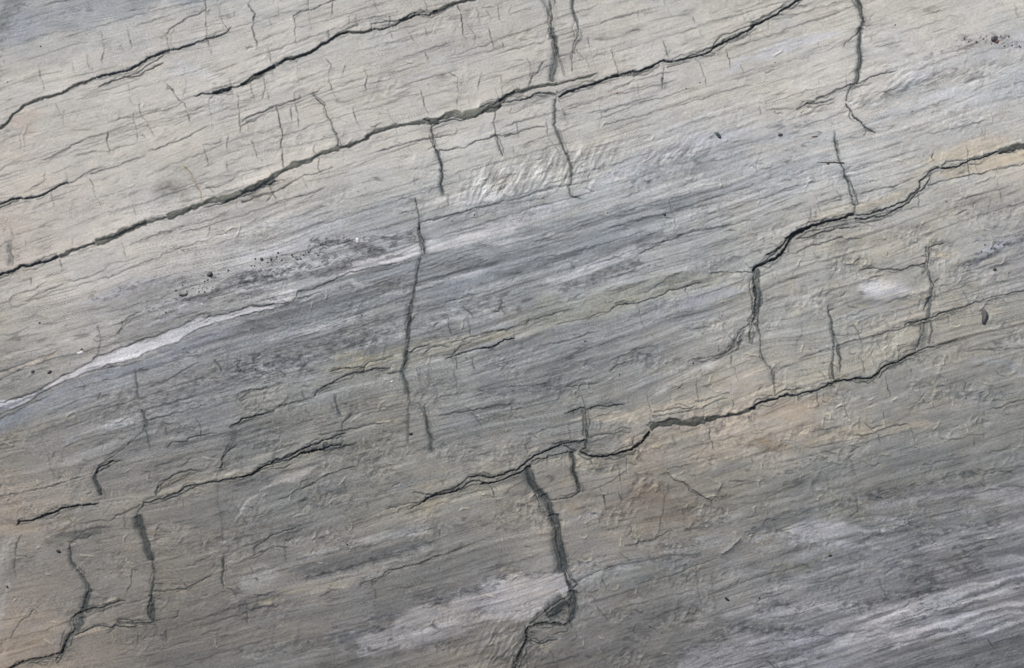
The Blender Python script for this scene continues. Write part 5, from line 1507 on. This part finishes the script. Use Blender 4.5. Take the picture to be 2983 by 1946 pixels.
face = bpy.data.objects.new('rock_face', None); C.objects.link(face)
face['label'] = 'layered blue-grey and cream rock face with slanting dark cracks'; face['category'] = 'rock face'
idx = np.arange(NX*NY, dtype=np.int32).reshape(NY, NX)
quads = np.stack([idx[:-1,:-1], idx[1:,:-1], idx[1:,1:], idx[:-1,1:]], -1).reshape(-1, 4)
base = bed*16+col_i
def components(L):
    """connected pieces of equal label (4-neighbours), by joining runs of cells row by row"""
    ny, nx = L.shape; brk = np.ones((ny, nx), bool); brk[:,1:] = L[:,1:] != L[:,:-1]
    rid = np.cumsum(brk.ravel()).reshape(ny, nx)-1; n = int(rid[-1,-1])+1; pr = list(range(n))
    same = L[1:] == L[:-1]; pairs = np.unique(np.stack([rid[:-1][same], rid[1:][same]], 1), axis=0)
    def fd(i):
        while pr[i] != i: pr[i] = pr[pr[i]]; i = pr[i]
        return i
    for a, b in pairs.tolist():
        a, b = fd(a), fd(b)
        if a != b: pr[b] = a
    rt = np.array([fd(i) for i in range(n)]); comp = rt[rid]; return comp
for it in range(4):       # crumbs too small to be a part of their own join what lies around them
    comp = components(LBL); u, inv, cn = np.unique(comp, return_inverse=True, return_counts=True); inv = inv.reshape(LBL.shape)
    small = cn[inv] < (70 if it else 110)
    if not small.any(): break
    tgt = np.where(LBL >= 1000, base, -1) if it == 0 else np.full_like(LBL, -1)
    nb = np.full_like(LBL, -1); cur = np.full(LBL.shape[0], -1)
    for axis_ in range(LBL.shape[1]):
        c_ = ~small[:, axis_]; cur = np.where(c_, LBL[:, axis_], cur); nb[:, axis_] = cur
    t2 = np.where(tgt >= 0, tgt, nb); LBL = np.where(small & (t2 >= 0), t2, LBL)
comp = components(LBL).ravel(); LBLf = LBL.ravel()
order = np.argsort(comp, kind='stable'); groups = np.split(order, np.flatnonzero(np.diff(comp[order]))+1)
P = np.stack([PX, PY, Z], -1).reshape(-1, 3); AL = np.concatenate([ALB.reshape(-1, 3), np.ones((NX*NY, 1), np.float32)], 1)
BD = np.stack([U/1000, VV/1000, np.zeros_like(U)], -1).reshape(-1, 3).astype(np.float32); NV = NRM.reshape(-1, 3).astype(np.float32)
newl = LBLf
def build(name, q, parent, label=None):
    vid, inv = np.unique(q.ravel(), return_inverse=True); me = bpy.data.meshes.new(name); n = len(vid); f = len(q)
    me.vertices.add(n); me.loops.add(4*f); me.polygons.add(f)
    me.vertices.foreach_set('co', P[vid].ravel()); me.loops.foreach_set('vertex_index', inv.astype(np.int32).ravel())
    me.polygons.foreach_set('loop_start', np.arange(0, 4*f, 4, dtype=np.int32))
    me.update(calc_edges=True)
    me.polygons.foreach_set('use_smooth', np.ones(f, bool))
    ca = me.color_attributes.new('mineral_and_light', 'FLOAT_COLOR', 'POINT'); ca.data.foreach_set('color', AL[vid].ravel())  # stone colour including the painted light falloff and lip highlights
    at = me.attributes.new('bedding', 'FLOAT_VECTOR', 'POINT'); at.data.foreach_set('vector', BD[vid].ravel())
    me.materials.append(ROCK); me.normals_split_custom_set_from_vertices(NV[vid])
    o = bpy.data.objects.new(name, me); C.objects.link(o); o.parent = parent
    if label: o['label'] = label
    return o
for g in groups:
    l = newl[g[0]]
    if l >= 2000:
        ks = {crack_names[i][0] for i in range(len(par)) if find(i) == l-2000}
        build('crack', quads[g], face, 'smoky grey-green upright crack with splintered edges' if ks == {'g'} else 'wide slanting crack floored with olive-grey stone' if 'b' in ks else None)
    elif l >= 1000: build(VEINS[l-1000][0], quads[g], face, VEINS[l-1000][3])
    else: build('rock_block', quads[g], face)

# ------------------------------------------------------------------ loose grains, pebbles and bits lying on the rock
import bmesh
def pebble(name, x, y, rx, ry, ang, mat, label, cat, group=None, flat=.55, seed=0, sub=2):
    bm = bmesh.new(); bmesh.ops.create_icosphere(bm, subdivisions=sub, radius=1.0); r_ = random.Random(seed)
    ph = [(r_.uniform(0, 6.3), Vector((r_.gauss(0,1), r_.gauss(0,1), r_.gauss(0,1)))*1.9) for _ in range(5)]
    for v in bm.verts:
        k = 1 + sum(0.13*math.sin(q.dot(v.co)+p) for p, q in ph)
        v.co = Vector((v.co.x*rx*k, v.co.y*ry*k, v.co.z*min(rx, ry)*flat*k))/1000
    for f in bm.faces: f.smooth = True
    me = bpy.data.meshes.new(name); bm.to_mesh(me); bm.free(); me.materials.append(mat)
    o = bpy.data.objects.new(name, me); C.objects.link(o)
    o.location = ((x-W/2)/1000, -(y-H/2)/1000, z_at(x, y)+min(rx, ry)*flat*0.12/1000); o.rotation_euler = (0, 0, R(ang))
    o['label'] = label; o['category'] = cat
    if group: o['group'] = group
    return o
M_DK = flat_mat('dark_stone', (58,60,64)); M_PU = flat_mat('purple_stone', (74,72,76)); M_RD = flat_mat('red_stone', (104,74,70))
M_GN = flat_mat('dark_green_stone', (62,74,76)); M_WH = flat_mat('white_stone', (196,196,198)); M_BK = flat_mat('black_grain', (34,35,38))
M_OR = flat_mat('orange_grain', (170,100,60)); M_TW = flat_mat('dry_twig', (70,62,54)); M_BR = flat_mat('brown_shard', (86,72,60))
def T(t, x, y): return (TX[t[1]]+x/2.21875, TY[t[0]]+y/2.21875)
def peb(t, x, y, *a, **k): return pebble('pebble', *T(t, x, y), *a, **k)
peb('B3', 1518, 607, 10, 20, 8, M_DK, 'large dark oval pebble stuck upright on the right-hand side', 'pebble', seed=1, sub=3)
peb('A3', 1587, 246, 9.5, 7.5, 20, M_PU, 'dark purple pebble at the upper right, the larger of a touching pair', 'pebble', seed=2, sub=3)
peb('A3', 1608, 268, 5.5, 5, 0, M_RD, 'small reddish pebble tucked against the dark purple pebble', 'pebble', seed=3)
peb('A3', 200, 870, 7, 4, 25, M_DK, 'dark oblong pebble at the top edge of the blue-grey layers, near the red sliver', 'pebble', seed=4)
peb('A3', 510, 1058, 4.5, 2.5, 0, M_DK, 'tiny dark pebble just under the thin straight twig', 'pebble', seed=5)
peb('A2', 1535, 876, 7, 10, 30, M_GN, 'dark green angular pebble in the pale lilac band', 'pebble', seed=6, flat=.5)
peb('A2', 1190, 1387, 4.2, 4.2, 0, M_BK, 'round black pebble in the upper blue-grey layers, right of centre', 'pebble', seed=7)
peb('B0', 1357, 335, 7.5, 6, 20, M_DK, 'dark pebble on pale stone beside the dark speckled band at the left', 'pebble', seed=8)
peb('B0', 1690, 230, 5, 4.6, 0, M_PU, 'round dark pebble above the speckled dark band', 'pebble', seed=9)
peb('B0', 1185, 466, 10, 4.5, 5, M_DK, 'flat grey oblong pebble left of the dark speckled band', 'pebble', seed=10)
peb('B0', 530, 814, 5.5, 3.5, 30, M_DK, 'dark pebble with a white chip just beneath it', 'pebble', seed=11)
peb('B0', 208, 960, 4.5, 5, 0, M_DK, 'left of two dark pebbles above the thin end of the white vein', 'pebble', seed=12)
peb('B0', 320, 962, 6, 4.5, 40, M_DK, 'right of two dark pebbles above the thin end of the white vein', 'pebble', seed=13)
peb('B1', 1103, 1365, 4.2, 4.2, 0, M_BK, 'round black pebble beside the foot of the upright smoky crack', 'pebble', seed=14)
peb('C0', 380, 797, 8, 4.5, -25, M_BK, 'black slanting pebble in the tan stone at the lower left', 'pebble', seed=15)
peb('C0', 40, 1032, 6, 2.5, -65, M_BK, 'thin black sliver of stone by the left edge', 'pebble', seed=16)
peb('B3', 1593, 298, 4.5, 5, 20, M_DK, 'dark pebble in the bluish patch at the right', 'pebble', seed=17)
peb('C3', 521, 825, 4.2, 4.2, 0, M_BK, 'round black pebble under the fan-shaped pale patch', 'pebble', seed=18)
peb('C2', 1592, 1108, 8, 3, -38, M_BK, 'dark slanting pebble in the brown-grey stone at the bottom, right of centre', 'pebble', seed=19)
peb('C1', 692, 755, 3, 2.6, 0, M_BK, 'tiny black pebble on the light grey strip in the lower middle', 'pebble', seed=20)
peb('A2', 882, 600, 3.4, 2.8, 0, M_OR, 'tiny orange grain under the slanting crack, upper right of centre', 'pebble', seed=21)
peb('B1', 758, 112, 4, 8, 5, M_WH, 'small white upright chip in the dark speckled band', 'stone chip', seed=22)
peb('B0', 522, 838, 9, 3.6, 8, M_WH, 'white chip lying under a dark pebble at the left', 'stone chip', seed=23)
peb('B0', 1310, 525, 3, 4.5, 25, M_WH, 'tiny white chip at the start of the dark speckled band', 'stone chip', seed=24)
peb('B1', 978, 1025, 4, 3, 0, M_WH, 'tiny white chip left of the upright smoky crack', 'stone chip', seed=25)
sh = pebble('stone_sliver', *T('A3', 425, 881), 11, 2.4, -2, M_RD, 'thin reddish sliver of stone lying on the pale band at the upper right', 'stone sliver', seed=26, flat=.8)
bits = [('A2',1327,572,2.2),('A2',655,1077,2.6),('A3',943,160,2.2),('B0',1325,445,3.2),('B0',1075,578,3),('B0',258,645,3),('B1',785,596,2.6),('B1',97,942,3),('A1',1513,1387,2.4),
 ('A1',1370,1428,2.6),('B2',672,763,3),('B2',1373,905,2.6),('B2',1560,597,2.2),('B2',900,978,2.4),('B1',1460,871,2.2),('C3',65,1100,3),('C3',1390,795,2.4),('C1',643,683,1.8),('A0',262,297,2.6),('A0',52,532,2.4),
 ('B1',335,645,2.2),('B1',1152,542,2.2),('B2',683,760,1.8),('B2',805,735,1.6),('B1',958,1400,2.4),('A0',960,0,2.2),('A1',765,1240,1.8),('A2',1418,535,2),('A3',168,402,2.2)]
for i, (t, x, y, r) in enumerate(bits):
    pebble('grain', *T(t, x, y), r, r*.9, i*40, M_RD if i == 9 else M_BK, 'tiny red grain just above the grey-blue layers' if i == 9 else 'tiny black grain scattered on the rock face', 'grain', None if i == 9 else 'tiny black grains scattered over the rock', seed=40+i, sub=1)
# speckled rows of dark grains pressed into the pale stone (countable ones)
rows = [('B0', 1120,480, 1500,300, 14, 3.2), ('B1', 60,260, 500,190, 22, 3.4), ('B1', 340,235, 560,130, 8, 2.6), ('A3', 1370,250, 1775,300, 14, 3.2), ('A3', 1500,235, 1680,240, 5, 2.8), ('B0', 1180,430, 1400,420, 8, 2.6), ('B3', 1480,180, 1760,90, 9, 3.4)]
rg_ = random.Random(5); k = 0
for (t, x0, y0, x1, y1, n, r) in rows:
    for i in range(n):
        f = (i+rg_.random())/n; s_ = r*rg_.uniform(.45, .95)
        pebble('grain', *T(t, x0+(x1-x0)*f+rg_.gauss(0, 8), y0+(y1-y0)*f+rg_.gauss(0, 16)), s_*rg_.uniform(.9, 1.6), s_, rg_.uniform(0, 180), rg_.choice([M_DK, M_PU, M_DK]),
               'dark grain in a speckled row of grains at the upper right' if t == 'A3' else 'dark grain in the speckled patch by the right edge' if t == 'B3' else 'dark grain in the speckled rows above the grey-blue layers', 'grain',
               'speckled grains at the upper right' if t == 'A3' else 'speckled grains by the right edge' if t == 'B3' else 'speckled grains above the grey-blue layers', seed=100+k, sub=1); k += 1
# the thin straight twig
bm = bmesh.new(); a, b = T('A3', 440, 1047), T('A3', 617, 1052); n = 14; ring = []
for i in range(n+1):
    f = i/n; x = a[0]+(b[0]-a[0])*f; y = a[1]+(b[1]-a[1])*f + 0.5*math.sin(f*7); r = (0.5+1.4*f)*(1.0 if i < n else .5)
    zc_ = max(z_at(x, y+d_) for d_ in (-3, 0, 3))*1000+r*.7
    ring.append([bm.verts.new(((x-W/2)/1000, (-(y-H/2)+r*math.cos(q*math.pi/3))/1000, (zc_+r*math.sin(q*math.pi/3))/1000)) for q in range(6)])
for i in range(n):
    for q in range(6): bm.faces.new((ring[i][q], ring[i][(q+1) % 6], ring[i+1][(q+1) % 6], ring[i+1][q]))
bm.faces.new(ring[0][::-1]); bm.faces.new(ring[-1]); bmesh.ops.recalc_face_normals(bm, faces=bm.faces)
me = bpy.data.meshes.new('twig'); bm.to_mesh(me); bm.free(); me.materials.append(M_TW)
tw = bpy.data.objects.new('twig', me); C.objects.link(tw)
tw['label'] = 'thin straight dark twig lying level across an upright crack'; tw['category'] = 'twig'
